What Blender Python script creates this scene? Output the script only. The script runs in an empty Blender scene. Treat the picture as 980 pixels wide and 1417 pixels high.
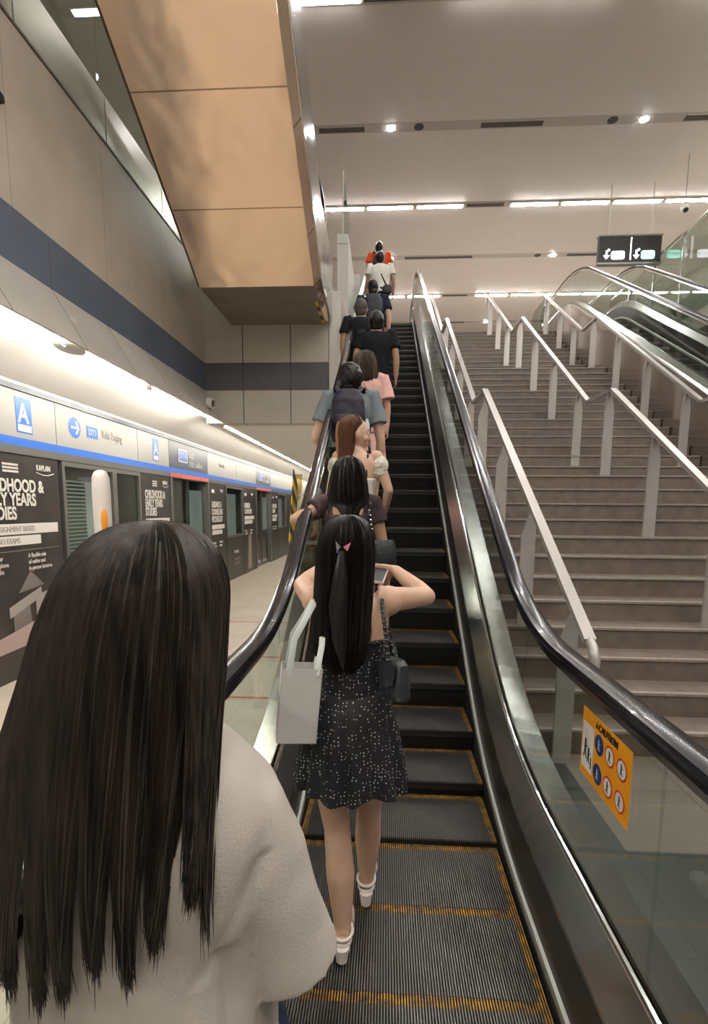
import bpy, math, random
from math import sin, cos, pi, radians, sqrt, tan
from mathutils import Vector, Matrix, noise
random.seed(7)
S = bpy.context.scene
C = S.collection

# ------------------------------------------------------------------ camera
def make_camera():
    p, y, r = radians(-7.448), radians(-3.35), radians(.43)
    f = Vector((sin(y)*cos(p), cos(y)*cos(p), sin(p)))
    rt = Vector((cos(y), -sin(y), 0)); up = rt.cross(f)
    r2 = cos(r)*rt + sin(r)*up; u2 = -sin(r)*rt + cos(r)*up
    cd = bpy.data.cameras.new('camera'); co = bpy.data.objects.new('camera', cd); C.objects.link(co)
    m = Matrix((r2, u2, -f)).transposed().to_4x4(); m.translation = (0, 0, 1.65)
    co.matrix_world = m
    cd.sensor_fit = 'VERTICAL'; cd.sensor_height = 36; cd.lens = 718/1417*36
    cd.shift_y = 89.5/1417; cd.clip_start = .03; cd.clip_end = 200
    S.camera = co
make_camera()
S.view_settings.view_transform = 'Standard'; S.view_settings.look = 'None'
S.view_settings.gamma = 1; S.view_settings.use_curve_mapping = False
S.view_settings.exposure = 0.0
w = bpy.data.worlds.new('world'); S.world = w; w.use_nodes = True
w.node_tree.nodes['Background'].inputs[0].default_value = (1, .93, .85, 1)
w.node_tree.nodes['Background'].inputs[1].default_value = .35
TUBE_E = 120.0      # ceiling tubes
COVE_E = 100.0      # platform cove tubes
SPOT_E = 130.0

# ------------------------------------------------------------------ materials
def mat(name, col, rough=.5, metal=0, var=0, vscale=3, bump=0, bscale=40, stretch=(1,1,1), emit=None, es=0, spec=.5, sss=0, coat=0, col2=None, aniso=0):
    m = bpy.data.materials.new(name); m.use_nodes = True
    nt = m.node_tree; b = nt.nodes['Principled BSDF']; L = nt.links.new
    b.inputs['Base Color'].default_value = (*col, 1)
    b.inputs['Roughness'].default_value = rough; b.inputs['Metallic'].default_value = metal
    b.inputs['Specular IOR Level'].default_value = spec
    if aniso: b.inputs['Anisotropic'].default_value = aniso
    if coat: b.inputs['Coat Weight'].default_value = coat
    if sss:
        b.inputs['Subsurface Weight'].default_value = sss; b.inputs['Subsurface Radius'].default_value = (.02, .008, .004)
    if emit:
        b.inputs['Emission Color'].default_value = (*emit, 1); b.inputs['Emission Strength'].default_value = es
    if var or bump or col2:
        tc = nt.nodes.new('ShaderNodeTexCoord'); mp = nt.nodes.new('ShaderNodeMapping'); L(tc.outputs['Object'], mp.inputs[0])
        mp.inputs['Scale'].default_value = stretch
    if var or col2:
        n = nt.nodes.new('ShaderNodeTexNoise'); n.inputs['Scale'].default_value = vscale; n.inputs['Detail'].default_value = 6
        L(mp.outputs[0], n.inputs[0])
        r = nt.nodes.new('ShaderNodeValToRGB')
        c2 = col2 or tuple(min(1, c*(1+var)) for c in col)
        c1 = col if col2 else tuple(c*(1-var) for c in col)
        r.color_ramp.elements[0].position = .32; r.color_ramp.elements[1].position = .68
        r.color_ramp.elements[0].color = (*c1, 1); r.color_ramp.elements[1].color = (*c2, 1)
        L(n.outputs[0], r.inputs[0]); L(r.outputs[0], b.inputs['Base Color'])
    if bump:
        n = nt.nodes.new('ShaderNodeTexNoise'); n.inputs['Scale'].default_value = bscale; n.inputs['Detail'].default_value = 4
        L(mp.outputs[0], n.inputs[0])
        bp = nt.nodes.new('ShaderNodeBump'); bp.inputs['Strength'].default_value = bump; bp.inputs['Distance'].default_value = .01
        L(n.outputs[0], bp.inputs['Height']); L(bp.outputs[0], b.inputs['Normal'])
    return m

def tile_mat(name, col, mortar, tw, th, rough=.5, metal=0, axes='XY', msize=.004, var=.04, offset=0, bumpy=0, blotch=.35):
    """panels / tiles with thin joints; axes picks which object axes the grid runs on"""
    m = mat(name, col, rough, metal)
    nt = m.node_tree; b = nt.nodes['Principled BSDF']; L = nt.links.new
    tc = nt.nodes.new('ShaderNodeTexCoord'); sp = nt.nodes.new('ShaderNodeSeparateXYZ'); cb = nt.nodes.new('ShaderNodeCombineXYZ')
    L(tc.outputs['Object'], sp.inputs[0])
    L(sp.outputs['XYZ'.index(axes[0])], cb.inputs[0]); L(sp.outputs['XYZ'.index(axes[1])], cb.inputs[1])
    br = nt.nodes.new('ShaderNodeTexBrick'); L(cb.outputs[0], br.inputs[0])
    br.offset = offset; br.inputs['Scale'].default_value = 1
    br.inputs['Brick Width'].default_value = tw; br.inputs['Row Height'].default_value = th
    br.inputs['Mortar Size'].default_value = msize; br.inputs['Mortar Smooth'].default_value = .1; br.inputs['Bias'].default_value = 0
    br.inputs['Color1'].default_value = (*[c*(1-var) for c in col], 1); br.inputs['Color2'].default_value = (*[min(1, c*(1+var)) for c in col], 1)
    br.inputs['Mortar'].default_value = (*mortar, 1)
    n = nt.nodes.new('ShaderNodeTexNoise'); n.inputs['Scale'].default_value = 2.2; n.inputs['Detail'].default_value = 8
    L(tc.outputs['Object'], n.inputs[0])
    mx = nt.nodes.new('ShaderNodeMix'); mx.data_type = 'RGBA'; mx.blend_type = 'MULTIPLY'; mx.inputs[0].default_value = blotch
    L(br.outputs[0], mx.inputs[6]); L(n.outputs[0], mx.inputs[7]); L(mx.outputs[2], b.inputs['Base Color'])
    if bumpy:
        n2 = nt.nodes.new('ShaderNodeTexNoise'); n2.inputs['Scale'].default_value = 1.6; L(tc.outputs['Object'], n2.inputs[0])
        bp = nt.nodes.new('ShaderNodeBump'); bp.inputs['Strength'].default_value = bumpy; bp.inputs['Distance'].default_value = .05
        L(n2.outputs[0], bp.inputs['Height']); L(bp.outputs[0], b.inputs['Normal'])
    return m

def glass_mat(name, tint, refl=.12, rough=.01):
    m = bpy.data.materials.new(name); m.use_nodes = True; nt = m.node_tree; nt.nodes.clear(); L = nt.links.new
    o = nt.nodes.new('ShaderNodeOutputMaterial'); mx = nt.nodes.new('ShaderNodeMixShader')
    t = nt.nodes.new('ShaderNodeBsdfTransparent'); t.inputs[0].default_value = (*tint, 1)
    g = nt.nodes.new('ShaderNodeBsdfGlossy'); g.inputs['Roughness'].default_value = rough
    lw = nt.nodes.new('ShaderNodeLayerWeight'); lw.inputs[0].default_value = .5
    pw = nt.nodes.new('ShaderNodeMath'); pw.operation = 'POWER'; pw.inputs[1].default_value = 4.5; L(lw.outputs['Facing'], pw.inputs[0])
    ma = nt.nodes.new('ShaderNodeMath'); ma.operation = 'MULTIPLY_ADD'; ma.inputs[1].default_value = .6; ma.inputs[2].default_value = refl*.4
    L(pw.outputs[0], ma.inputs[0]); L(ma.outputs[0], mx.inputs[0]); L(t.outputs[0], mx.inputs[1]); L(g.outputs[0], mx.inputs[2]); L(mx.outputs[0], o.inputs[0])
    return m

M = {}
M['stone'] = mat('stair_stone', (.17,.135,.112), .6, var=.16, vscale=9, bump=.1, bscale=60)
M['stone_floor'] = tile_mat('stone_floor', (.22,.185,.155), (.1,.09,.08), .6, .6, .45)
M['nosing'] = mat('nosing', (.30,.26,.225), .6, var=.15, vscale=30, bump=.15)
M['ceiling'] = tile_mat('ceiling_panel', (.76,.695,.65), (.66,.6,.56), 1.2, 2.8, .45, 0, 'XY', .003, .012, blotch=.07)
M['slot'] = mat('ceiling_slot', (.52,.47,.42), .5)
M['vent'] = mat('vent', (.10,.085,.075), .7, var=.2, vscale=20)
M['wall_beige'] = tile_mat('wall_beige', (.74,.655,.56), (.45,.39,.33), 1.3, 6.0, .42, 0, 'YZ', .004, .02)
M['wall_light'] = tile_mat('wall_light', (.66,.63,.57), (.2,.18,.16), .86, 6.0, .4, 0, 'YZ', .007, .02)
M['wall_end'] = tile_mat('wall_end', (.62,.58,.51), (.12,.11,.1), .715, 6.0, .4, 0, 'XZ', .008, .02)
M['band'] = tile_mat('band_blue_grey', (.15,.19,.27), (.06,.06,.07), .86, 9, .45, 0, 'YZ', .003, .02)
M['band_end'] = tile_mat('band_end', (.12,.118,.13), (.05,.05,.05), .715, 9, .5, 0, 'XZ', .006, .02)
M['platform'] = tile_mat('platform_floor', (.66,.585,.49), (.5,.43,.36), .6, .6, .3, 0, 'XY', .004, .03)
M['white_panel'] = mat('white_panel', (.36,.357,.355), .4)
M['soffit'] = mat('soffit', (.88,.86,.82), .5)
M['rail_white'] = mat('brushed_rail', (.50,.47,.44), .32, .35)
M['steel'] = mat('steel', (.60,.59,.57), .22, 1, bump=.05, bscale=30, stretch=(1,.05,1))
M['deck'] = mat('deck_steel', (.50,.50,.49), .24, 1, bump=.04, bscale=8, stretch=(1,.1,1))
M['bright_steel'] = mat('bright_steel', (.85,.85,.84), .15, 1)
M['brush_white'] = mat('skirt_trim', (.62,.63,.62), .4, .3)
M['skirt'] = mat('skirt_panel', (.05,.05,.05), .3, .6)
M['black_gap'] = mat('black_brush', (.008,.008,.009), .7)
M['clad'] = tile_mat('cladding_steel', (.62,.55,.50), (.1,.09,.08), 1.5, 50, .2, .9, 'YZ', .004, .03, 0, .12, .1)
M['wavy_steel'] = tile_mat('wavy_steel', (.62,.61,.60), (.3,.3,.3), 2.0, 50, .16, 1, 'YZ', .003, .02, 0, .5)
M['copper'] = tile_mat('underside_panel', (.97,.74,.56), (.35,.24,.16), 9, .87, .2, .7, 'XY', .006, .02, 0, 1.0, .1)
M['under_flat'] = mat('underside_flat', (.25,.215,.18), .4, .4, var=.1)
M['glass'] = glass_mat('clear_glass', (.86,.90,.875), .10)
M['glass_green'] = glass_mat('green_glass', (.80,.86,.825), .14)
M['glass_train'] = glass_mat('door_glass', (.74,.78,.75), .14)
M['rubber'] = mat('handrail_rubber', (.010,.010,.014), .2, 0, spec=.6, coat=.2)
M['alu_tread'] = mat('step_aluminium', (.20,.19,.18), .40, .8, var=.2, vscale=5)
M['alu_dark'] = mat('step_groove', (.012,.012,.012), .7)
M['step_riser'] = mat('step_riser', (.014,.014,.014), .6)
M['yellow_worn'] = mat('worn_yellow', (.10,.085,.07), .55, .3, vscale=25, col2=(.62,.31,.04))
M['blue'] = mat('stripe_blue', (.03,.15,.62), .35)
M['navy'] = mat('header_navy', (.035,.05,.085), .35)
M['red'] = mat('red_strip', (.75,.12,.08), .4)
M['poster'] = mat('poster_charcoal', (.035,.031,.031), .35, var=.2, vscale=4)
M['poster_white'] = mat('poster_white', (.72,.70,.68), .5)
M['poster_pink'] = mat('poster_pink', (.40,.30,.29), .5)
M['poster_grey'] = mat('poster_grey', (.32,.29,.28), .5)
M['poster_dim'] = mat('poster_dim', (.17,.15,.15), .5)
M['frame_grey'] = mat('door_frame_grey', (.23,.23,.23), .35, .7)
M['louver'] = mat('train_blind', (.26,.29,.27), .45, .3)
M['train_glow'] = mat('train_interior', (.5,.54,.51), .6, emit=(.62,.70,.64), es=.4)
M['text_grey'] = mat('text_grey', (.28,.27,.27), .5)
M['yellow'] = mat('hazard_yellow', (.85,.50,.01), .5)
M['black'] = mat('black_plastic', (.012,.012,.013), .4)
M['acrylic'] = glass_mat('yellow_acrylic', (.93,.80,.42), .1)
M['tube'] = mat('tube_light', (1,1,1), .5, emit=(1,.96,.92), es=TUBE_E)
M['cove'] = mat('cove_light', (1,1,1), .5, emit=(1,.93,.80), es=COVE_E)
M['spot'] = mat('downlight', (1,1,1), .5, emit=(.97,.98,1), es=SPOT_E)
M['sticker'] = mat('sticker_orange', (.90,.36,.008), .45)
M['sticker_blue'] = mat('sticker_blue', (.01,.045,.19), .45)
M['sticker_red'] = mat('sticker_red', (.65,.05,.03), .45)
M['sticker_white'] = mat('sticker_white', (.80,.76,.72), .45)
M['device_white'] = mat('device_white', (.72,.68,.64), .35)
M['orange'] = mat('device_orange', (.85,.32,.03), .4)
M['sign_white'] = mat('sign_lit_white', (1,1,1), .5, emit=(.95,.97,1), es=4)
M['sign_teal'] = mat('sign_lit_teal', (.2,.9,.7), .5, emit=(.35,1,.85), es=3.5)
M['sign_blue'] = mat('sign_lit_blue', (.3,.5,1), .5, emit=(.35,.5,1), es=3.5)
M['red_line'] = mat('floor_red_line', (.55,.12,.07), .5)

# ------------------------------------------------------------------ mesh builder
class MB:
    def __init__(s): s.v = []; s.f = []; s.m = []
    def quad(s, a, b, c, d, m=0):
        i = len(s.v); s.v += [tuple(a), tuple(b), tuple(c), tuple(d)]; s.f.append((i, i+1, i+2, i+3)); s.m.append(m); return s
    def obox(s, c, ax, ay, az, m=0):
        c, ax, ay, az = map(Vector, (c, ax, ay, az)); i = len(s.v)
        for k in (-1, 1):
            for q in ((-1,-1), (1,-1), (1,1), (-1,1)): s.v.append(tuple(c + q[0]*ax + q[1]*ay + k*az))
        for f in ((3,2,1,0), (4,5,6,7), (0,1,5,4), (1,2,6,5), (2,3,7,6), (3,0,4,7)): s.f.append(tuple(i+j for j in f)); s.m.append(m)
        return s
    def box(s, x0, x1, y0, y1, z0, z1, m=0):
        return s.obox(((x0+x1)/2, (y0+y1)/2, (z0+z1)/2), ((x1-x0)/2, 0, 0), (0, (y1-y0)/2, 0), (0, 0, (z1-z0)/2), m)
    def rings(s, R, cap=True, m=0, closed=True):
        n = len(R[0]); i0 = len(s.v)
        for r in R: s.v += [tuple(p) for p in r]
        for a in range(len(R)-1):
            for b in range(n if closed else n-1):
                c = (b+1) % n
                s.f.append((i0+a*n+b, i0+a*n+c, i0+(a+1)*n+c, i0+(a+1)*n+b)); s.m.append(m)
        if cap and closed:
            s.f.append(tuple(i0+k for k in reversed(range(n)))); s.m.append(m)
            s.f.append(tuple(i0+(len(R)-1)*n+k for k in range(n))); s.m.append(m)
        return s
    def tube(s, pts, rad, n=10, squash=1.0, side=None, m=0, cap=True):
        pts = [Vector(p) for p in pts]
        if not hasattr(rad, '__len__'): rad = [rad]*len(pts)
        R = []; u = Vector(side) if side else None
        for i, p in enumerate(pts):
            t = (pts[min(i+1, len(pts)-1)] - pts[max(i-1, 0)])
            if t.length < 1e-9: t = Vector((0,0,1))
            t.normalize()
            if u is None: u = t.orthogonal()
            u = (u - t*u.dot(t))
            if u.length < 1e-6: u = t.orthogonal()
            u.normalize(); v = t.cross(u)
            R.append([p + rad[i]*(cos(2*pi*k/n)*u + squash*sin(2*pi*k/n)*v) for k in range(n)])
        return s.rings(R, cap, m)
    def ell(s, c, r, n=16, k=10, m=0, rot=None):
        c = Vector(c); R = []
        for a in range(1, k):
            ph = pi*a/k; ring = []
            for b in range(n):
                th = 2*pi*b/n; p = Vector((r[0]*sin(ph)*cos(th), r[1]*sin(ph)*sin(th), -r[2]*cos(ph)))
                if rot: p = rot @ p
                ring.append(c+p)
            R.append(ring)
        i0 = len(s.v); s.rings(R, False, m)
        d = Vector((0,0,r[2])); d = rot @ d if rot else d
        b0 = len(s.v); s.v += [tuple(c-d), tuple(c+d)]
        for b in range(n):
            q = (b+1) % n
            s.f.append((b0, i0+q, i0+b)); s.m.append(m); s.f.append((b0+1, i0+(k-2)*n+b, i0+(k-2)*n+q)); s.m.append(m)
        return s
    def disc(s, c, u, v, n=20, m=0):
        c, u, v = map(Vector, (c, u, v)); i = len(s.v)
        s.v += [tuple(c + cos(2*pi*k/n)*u + sin(2*pi*k/n)*v) for k in range(n)]; s.f.append(tuple(range(i, i+n))); s.m.append(m); return s
    def prism(s, poly, t, m=0):
        """poly: 3D outline, t: thickness vector"""
        t = Vector(t); a = [Vector(p) for p in poly]; return s.rings([a, [p+t for p in a]], True, m)
    def mesh(s, name, mats):
        me = bpy.data.meshes.new(name); me.from_pydata(s.v, [], s.f)
        mats = mats if isinstance(mats, (list, tuple)) else [mats]
        for x in mats: me.materials.append(M[x] if isinstance(x, str) else x)
        if len(mats) > 1: me.polygons.foreach_set('material_index', s.m)
        me.update(); return me
    def build(s, name, mats, parent=None, smooth=False, fixn=False):
        me = s.mesh(name, mats)
        if fixn: fix_normals(me)
        if smooth: smooth_mesh(me)
        return link(name, me, parent)

def fix_normals(me):
    import bmesh
    b = bmesh.new(); b.from_mesh(me); bmesh.ops.recalc_face_normals(b, faces=b.faces); b.to_mesh(me); b.free()
def smooth_mesh(me, ang=40):
    me.polygons.foreach_set('use_smooth', [True]*len(me.polygons))
    try: me.set_sharp_from_angle(angle=radians(ang))
    except Exception: pass
def link(name, data, parent=None, loc=None):
    o = bpy.data.objects.new(name, data); C.objects.link(o)
    if parent: o.parent = parent
    if loc: o.location = loc
    return o
def tag(o, label=None, cat=None, group=None, kind=None):
    if label: o['label'] = label
    if cat: o['category'] = cat
    if group: o['group'] = group
    if kind: o['kind'] = kind
    return o
def empty(name, label, cat, loc=(0,0,0), rz=0, group=None):
    o = bpy.data.objects.new(name, None); C.objects.link(o); o.empty_display_size = .1
    o.location = loc; o.rotation_euler = (0, 0, rz); return tag(o, label, cat, group)
def copy_tree(o, parent=None, **kw):
    c = o.copy(); C.objects.link(c); c.parent = parent
    for ch in list(o.children): copy_tree(ch, c)
    return c
def struct(mb, name, mats, label=None, **kw):
    o = mb.build(name, mats, **kw); o['kind'] = 'structure'
    if label: o['label'] = label
    return o
_dg = None
def eval_mesh(o, name):
    dg = bpy.context.evaluated_depsgraph_get(); dg.update()
    return bpy.data.meshes.new_from_object(o.evaluated_get(dg))
def remesh(mb, name, mats, parent, voxel, sm=6, disp=None, keep_fac=.5):
    me = mb.mesh(name, 'black'); fix_normals(me)
    o = link('tmp', me)
    r = o.modifiers.new('r', 'REMESH'); r.mode = 'VOXEL'; r.voxel_size = voxel; r.use_smooth_shade = True
    if sm:
        q = o.modifiers.new('s', 'SMOOTH'); q.factor = keep_fac; q.iterations = sm
    m2 = eval_mesh(o, name); bpy.data.objects.remove(o); bpy.data.meshes.remove(me)
    m2.materials.clear(); m2.materials.append(M[mats] if isinstance(mats, str) else mats)
    if disp:
        nn = [v.normal.copy() for v in m2.vertices]
        for v, n in zip(m2.vertices, nn): v.co += n*disp(v.co)
    m2.polygons.foreach_set('use_smooth', [True]*len(m2.polygons)); m2.name = name
    return link(name, m2, parent)
_fonts = {}
def text_mesh(txt, size, bold=0.0, align='LEFT', squeeze=1.0, spacing=1.0):
    cu = bpy.data.curves.new('t', 'FONT'); cu.body = txt; cu.size = size; cu.align_x = align; cu.offset = bold; cu.space_line = spacing
    cu.extrude = .0015
    o = link('tmp', cu); me = eval_mesh(o, 'lettering'); bpy.data.objects.remove(o)
    for v in me.vertices: v.co.x *= squeeze
    return me
def place_text(txt, size, origin, xdir, ydir, m, parent=None, name='lettering', **kw):
    me = text_mesh(txt, size, **kw); X, Y = Vector(xdir).normalized(), Vector(ydir).normalized(); Z = X.cross(Y)
    for v in me.vertices: v.co = Vector(origin) + v.co.x*X + v.co.y*Y + v.co.z*Z
    me.materials.clear(); me.materials.append(M[m]); return link(name, me, parent)

# ------------------------------------------------------------------ the setting
ZT = 6.40; CE = 9.5; XPS = -3.5
struct(MB().box(XPS-.15, -.675, -8, 34, -.12, 0).box(-.675, .92, -8, -1.75, -.12, 0).box(-.675, .92, 3.7, 34, -.12, 0), 'floor', 'platform')
struct(MB().box(-.675, .92, -1.9, 3.8, -1.0, -.9).box(4.38, 5.94, -1.9, 3.8, -1.0, -.9), 'floor_pit', 'black_gap')
M['painted_reflection'] = tile_mat('painted_reflection', (.045,.052,.045), (.02,.02,.02), .6, .6, .3)  # near-black floor tone stands in for the dark reflection in the right glass
struct(MB().box(.855, 4.39, -8, 2.42, -.12, 0).box(5.93, 10, -8, 2.42, -.12, 0).box(4.39, 5.93, -8, -1.75, -.12, 0).box(.855, 1.2, 2.42, 3.70, -.12, 0), 'floor_painted_reflection', 'painted_reflection')
fr = struct(MB().box(1.2, 4.39, 2.42, 34, -.12, 0).box(5.93, 10, 2.42, 34, -.12, 0).box(4.39, 5.93, 3.8, 34, -.12, 0), 'floor_stone', 'stone_floor'); fr['label'] = 'dark stone floor at the foot of the staircase'
struct(MB().box(-14, 10, -8, 34, CE, CE+.1), 'ceiling', 'ceiling')
M['upper_floor'] = tile_mat('upper_floor', (.62,.56,.49), (.4,.35,.3), .6, .6, .35)
M['pale_wall'] = tile_mat('pale_wall', (.74,.70,.63), (.5,.45,.4), 1.5, 1.5, .5, 0, 'YZ')
struct(MB().box(4.35, 10, 14.9, 34, ZT-.5, ZT-.002).box(-.86, 4.35, 14.93, 34, ZT-.5, ZT), 'floor_upper', 'upper_floor')
struct(MB().box(10, 10.1, -8, 34, 0, CE), 'wall_right', 'pale_wall')
struct(MB().box(-14, 10, 34, 34.1, 0, CE), 'wall_far', 'pale_wall')
struct(MB().box(-14, 10, -8.1, -8, 0, CE), 'wall_rear', 'pale_wall')
struct(MB().box(-14.1, -14, -8, 34, 0, CE), 'wall_outer_left', 'pale_wall')
# long bulkhead on the left: beige wall, blue-grey band, canted lower panel, soffit of the platform
XW, YE = -2.72, 7.95
struct(MB().box(XW-.25, XW, -8, YE+.25, 3.79, 5.09), 'wall_left', 'wall_beige')
struct(MB().box(XW-.25, XW+.004, -8, YE, 3.395, 3.79), 'trim_band_left', 'band')
lp = MB().rings([[(XW, q, 3.395), (XW-.06, q, 3.395), (-2.50, q, 2.94), (-2.465, q, 2.92), (-2.44, q, 2.92)] for q in (-8, YE)])
struct(lp, 'wall_left_canted', 'wall_light', fixn=True)
struct(MB().box(-14, XW-.25, -8, YE, 4.95, 5.07).box(-14, -.87, YE+.25, 34, 4.95, 5.07), 'floor_mezzanine', 'upper_floor')
struct(MB().box(-2.72, -.865, YE, YE+.25, 3.79, 4.33).box(-2.72, -2.31, YE, YE+.25, 4.33, 5.07), 'wall_end_upper', 'wall_end')
struct(MB().box(-2.72, -.865, YE-.004, YE+.25, 3.395, 3.79), 'trim_band_end', 'band_end')
struct(MB().box(-2.72, -.865, YE, YE+.25, 2.92, 3.395), 'wall_end_lower', 'wall_end')
struct(MB().box(-2.47, -.62, YE+.25, 34, 2.92, 3.0), 'ceiling_platform', 'soffit')
struct(MB().prism([(-3.52,-8,2.83), (-2.63,-8,3.14), (-2.63,-8,3.19), (-3.52,-8,3.16)], (0,42,0)), 'ceiling_cove', 'soffit', fixn=True)
cw = MB()
for k in range(30): cw.box(XPS-.04, XPS-.02, -8+k*1.4, -8+k*1.4+1.385, 2.70, 2.95)
struct(cw, 'wall_cove', 'soffit')
struct(MB().box(-2.72, -2.5, YE+.2, 34, 2.98, 4.95), 'wall_mezzanine_edge', 'wall_light')
struct(MB().box(-14, XPS-.9, -8, 34, 0, 2.9), 'wall_track', 'poster')
# red marker lines on the platform floor
for k, yy in enumerate((4.3, 5.55, 7.3)):
    tag(MB().box(-3.3, -1.0, yy, yy+.035, .0005, .003).build('floor_line', 'red_line'), ['thin red line across the pale platform floor nearest the camera', 'thin red line across the pale platform floor, middle one', 'thin red line across the pale platform floor nearest the far doors'][k], 'floor marking', 'red lines on the platform floor')

# ------------------------------------------------------------------ hall ceiling fittings
def tube_light(x0, y, label):
    t = empty('ceiling_light', label, 'light', (x0+.63, y, CE), 0, 'tube lights set in rows in the hall ceiling')
    MB().box(-.625, .625, -.075, .075, -.03, .02).build('housing', 'slot', t)
    MB().box(-.575, .575, -.055, .055, -.04, -.028).build('diffuser', 'tube', t)
rows_t = {-5.8: [-5.6, -1.9, -.6, 3.6, 6.2], -3.0: [-5.6, -1.9, -.6, 2.3, 3.6, 6.2], .4: [-5.6, -.6, .7, 3.1, 4.4, 7.0], 3.4: [-1.9, -.6, .7, 3.1, 4.4, 5.7, 7.0], 9.1: [-1.72, .88, 2.18, 4.3, 5.6, 6.9], 14.75: [-1.9, -.62, .68, 3.09, 4.38, 5.68, 6.98], 20.5: [-1.9, -.62, .68, 3.15, 4.44, 5.74, 7.0]}  # unseen rear and overhead rows carry added tubes to brighten the left wall
posn = ['leftmost', 'second from left', 'third from left', 'fourth from left', 'fifth from left', 'sixth from left', 'seventh from left']
rown = {-5.8: 'unseen fill row added near the back wall', .4: 'unseen fill row added just behind the overhead row', -3.0: 'row behind the viewer', 3.4: 'row overhead', 9.1: 'row at the top edge of view', 14.75: 'long row across mid ceiling', 20.5: 'far row low above the stair top'}
for y, xs in rows_t.items():
    for k, x in enumerate(xs): tube_light(x, y, 'tube light, %s of the %s' % (posn[k], rown[y]))
def slot_strip(y, label):
    tag(MB().box(-3, 9.5, y-.13, y+.13, CE-.006, CE+.02).build('ceiling_channel', 'slot'), label, 'ceiling channel', 'ceiling channels')
for y, l in ((9.1, 'shallow grey channel across the ceiling at the top of view'), (11.9, 'shallow grey channel across the ceiling with two big downlights'), (14.75, 'shallow grey channel holding the long row of tubes'), (17.55, 'shallow grey channel with small far downlights'), (20.5, 'shallow grey channel holding the far row of tubes'), (23.3, 'farthest shallow grey ceiling channel')): slot_strip(y, l)
def downlight(x, y, label):
    t = empty('downlight', label, 'light', (x, y, CE), 0, 'round downlights in the hall ceiling')
    MB().tube([(0,0,-.012), (0,0,.03)], .105, 24).build('ring', 'slot', t, True)
    MB().tube([(0,0,-.022), (0,0,-.010)], .08, 24).build('lamp', 'spot', t)
for x, y, l in ((0, 11.9, 'bright round downlight above the escalator queue'), (5.1, 11.9, 'bright round downlight above the right-hand escalators'), (.06, 17.55, 'small far downlight behind the heads at the escalator top'), (5.08, 17.55, 'small far downlight left of the hanging sign'), (-5, 11.9, 'round downlight above the mezzanine'), (4.1, 23.3, 'farthest small downlight above the stair top')): downlight(x, y, l)
def speaker(x, y, label):
    tag(MB().tube([(x,y,CE-.016), (x,y,CE+.02)], .10, 20).build('ceiling_speaker', 'vent', None, True), label, 'speaker', 'round ceiling speakers')
for x, y, l in ((.58, 11.9, 'dark round ceiling speaker right of the first downlight'), (4.48, 11.9, 'dark round ceiling speaker left of the second downlight'), (4.6, 17.55, 'small far dark ceiling speaker beside the far downlight')): speaker(x, y, l)
def vent(x0, x1, y, label):
    t = empty('ceiling_vent', label, 'vent', ((x0+x1)/2, y, CE), 0, 'dark slot vents in the ceiling channels'); h = (x1-x0)/2
    MB().box(-h, h, -.075, .075, -.02, .02).build('vent_slot', 'vent', t)
    MB().box(-h, h, -.085, -.075, -.022, .01).box(-h, h, .075, .085, -.022, .01).build('vent_edge', 'slot', t)
for x0, x1, y, l in ((-1.5, -.55, 11.9, 'dark ceiling vent left of the first downlight'), (1.85, 3.1, 11.9, 'dark ceiling vent midway between the two big downlights'), (5.9, 7.4, 11.9, 'dark ceiling vent right of the second downlight'), (-.45, .75, 9.1, 'dark ceiling vent at the top edge of view'),
                     (.5, 2.6, 17.55, 'dark far vent behind the escalator top'), (5.5, 6.4, 17.55, 'dark far vent beside the hanging sign'), (2.0, 2.9, 20.5, 'dark vent gap in the far row of tubes'), (2.0, 2.95, 14.75, 'dark vent gap in the long row of tubes'), (.9, 3.2, 23.3, 'farthest dark vent low above the stairs')): vent(x0, x1, y, l)

# ------------------------------------------------------------------ platform cove lamps, camera, loudspeaker
for k in range(13):
    y0 = -2 + k*2.6
    t = empty('cove_light', 'long tube lamp in the bright cove above the platform doors', 'light', (-2.63, y0+1.3, 2.975), 0, 'tube lamps in the platform cove')
    for q in (-1, 1): MB().box(-.022, .022, q*1.25-.03, q*1.25+.03, -.03, .03).build('lamp_holder', 'white_panel', t)
    MB().tube([(0,-1.22,0), (0,1.22,0)], .017, 10).build('lamp', 'cove', t, True)
dc = empty('ceiling_device', 'pale rounded wireless unit with a blue light under the canted wall edge', 'device', (-2.62, 4.35, 2.95))
MB().ell((0,0,0), (.10,.17,.035), 20, 10).build('housing', 'device_white', dc, True); MB().ell((.03,-.13,-.02), (.012,.012,.01)).build('indicator', 'sign_blue', dc)
MB().box(-.04, .04, -.05, .05, 0, .24).build('bracket', 'device_white', dc)
sp_ = empty('wall_speaker', 'small round loudspeaker on the canted panel near the inner corner', 'speaker', (-2.50, 7.45, 3.12))
MB().tube([(-.03,0,0), (.045,0,-.01)], .075, 20).build('housing', 'device_white', sp_, True); MB().tube([(.045,0,-.01), (.055,0,-.012)], .05, 20).build('grille', 'vent', sp_, True)
cm = empty('security_camera', 'small dome camera hanging from a thin rod beside the tube row', 'camera', (6.6, 13, CE))
MB().tube([(0,0,0), (0,0,-1.05)], .012, 8).build('rod', 'steel', cm); MB().ell((0,0,-1.13), (.085,.085,.085)).build('dome', 'device_white', cm, True); MB().ell((0,-.03,-1.17), (.06,.06,.055)).build('lens', 'black', cm, True)
wd = empty('wall_sensor', 'small black round sensor on the beige wall at the left edge', 'sensor', (XW, 3.83, 4.45))
MB().tube([(0,0,0), (.03,0,0)], .035, 16).build('sensor_body', 'black', wd, True)

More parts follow.
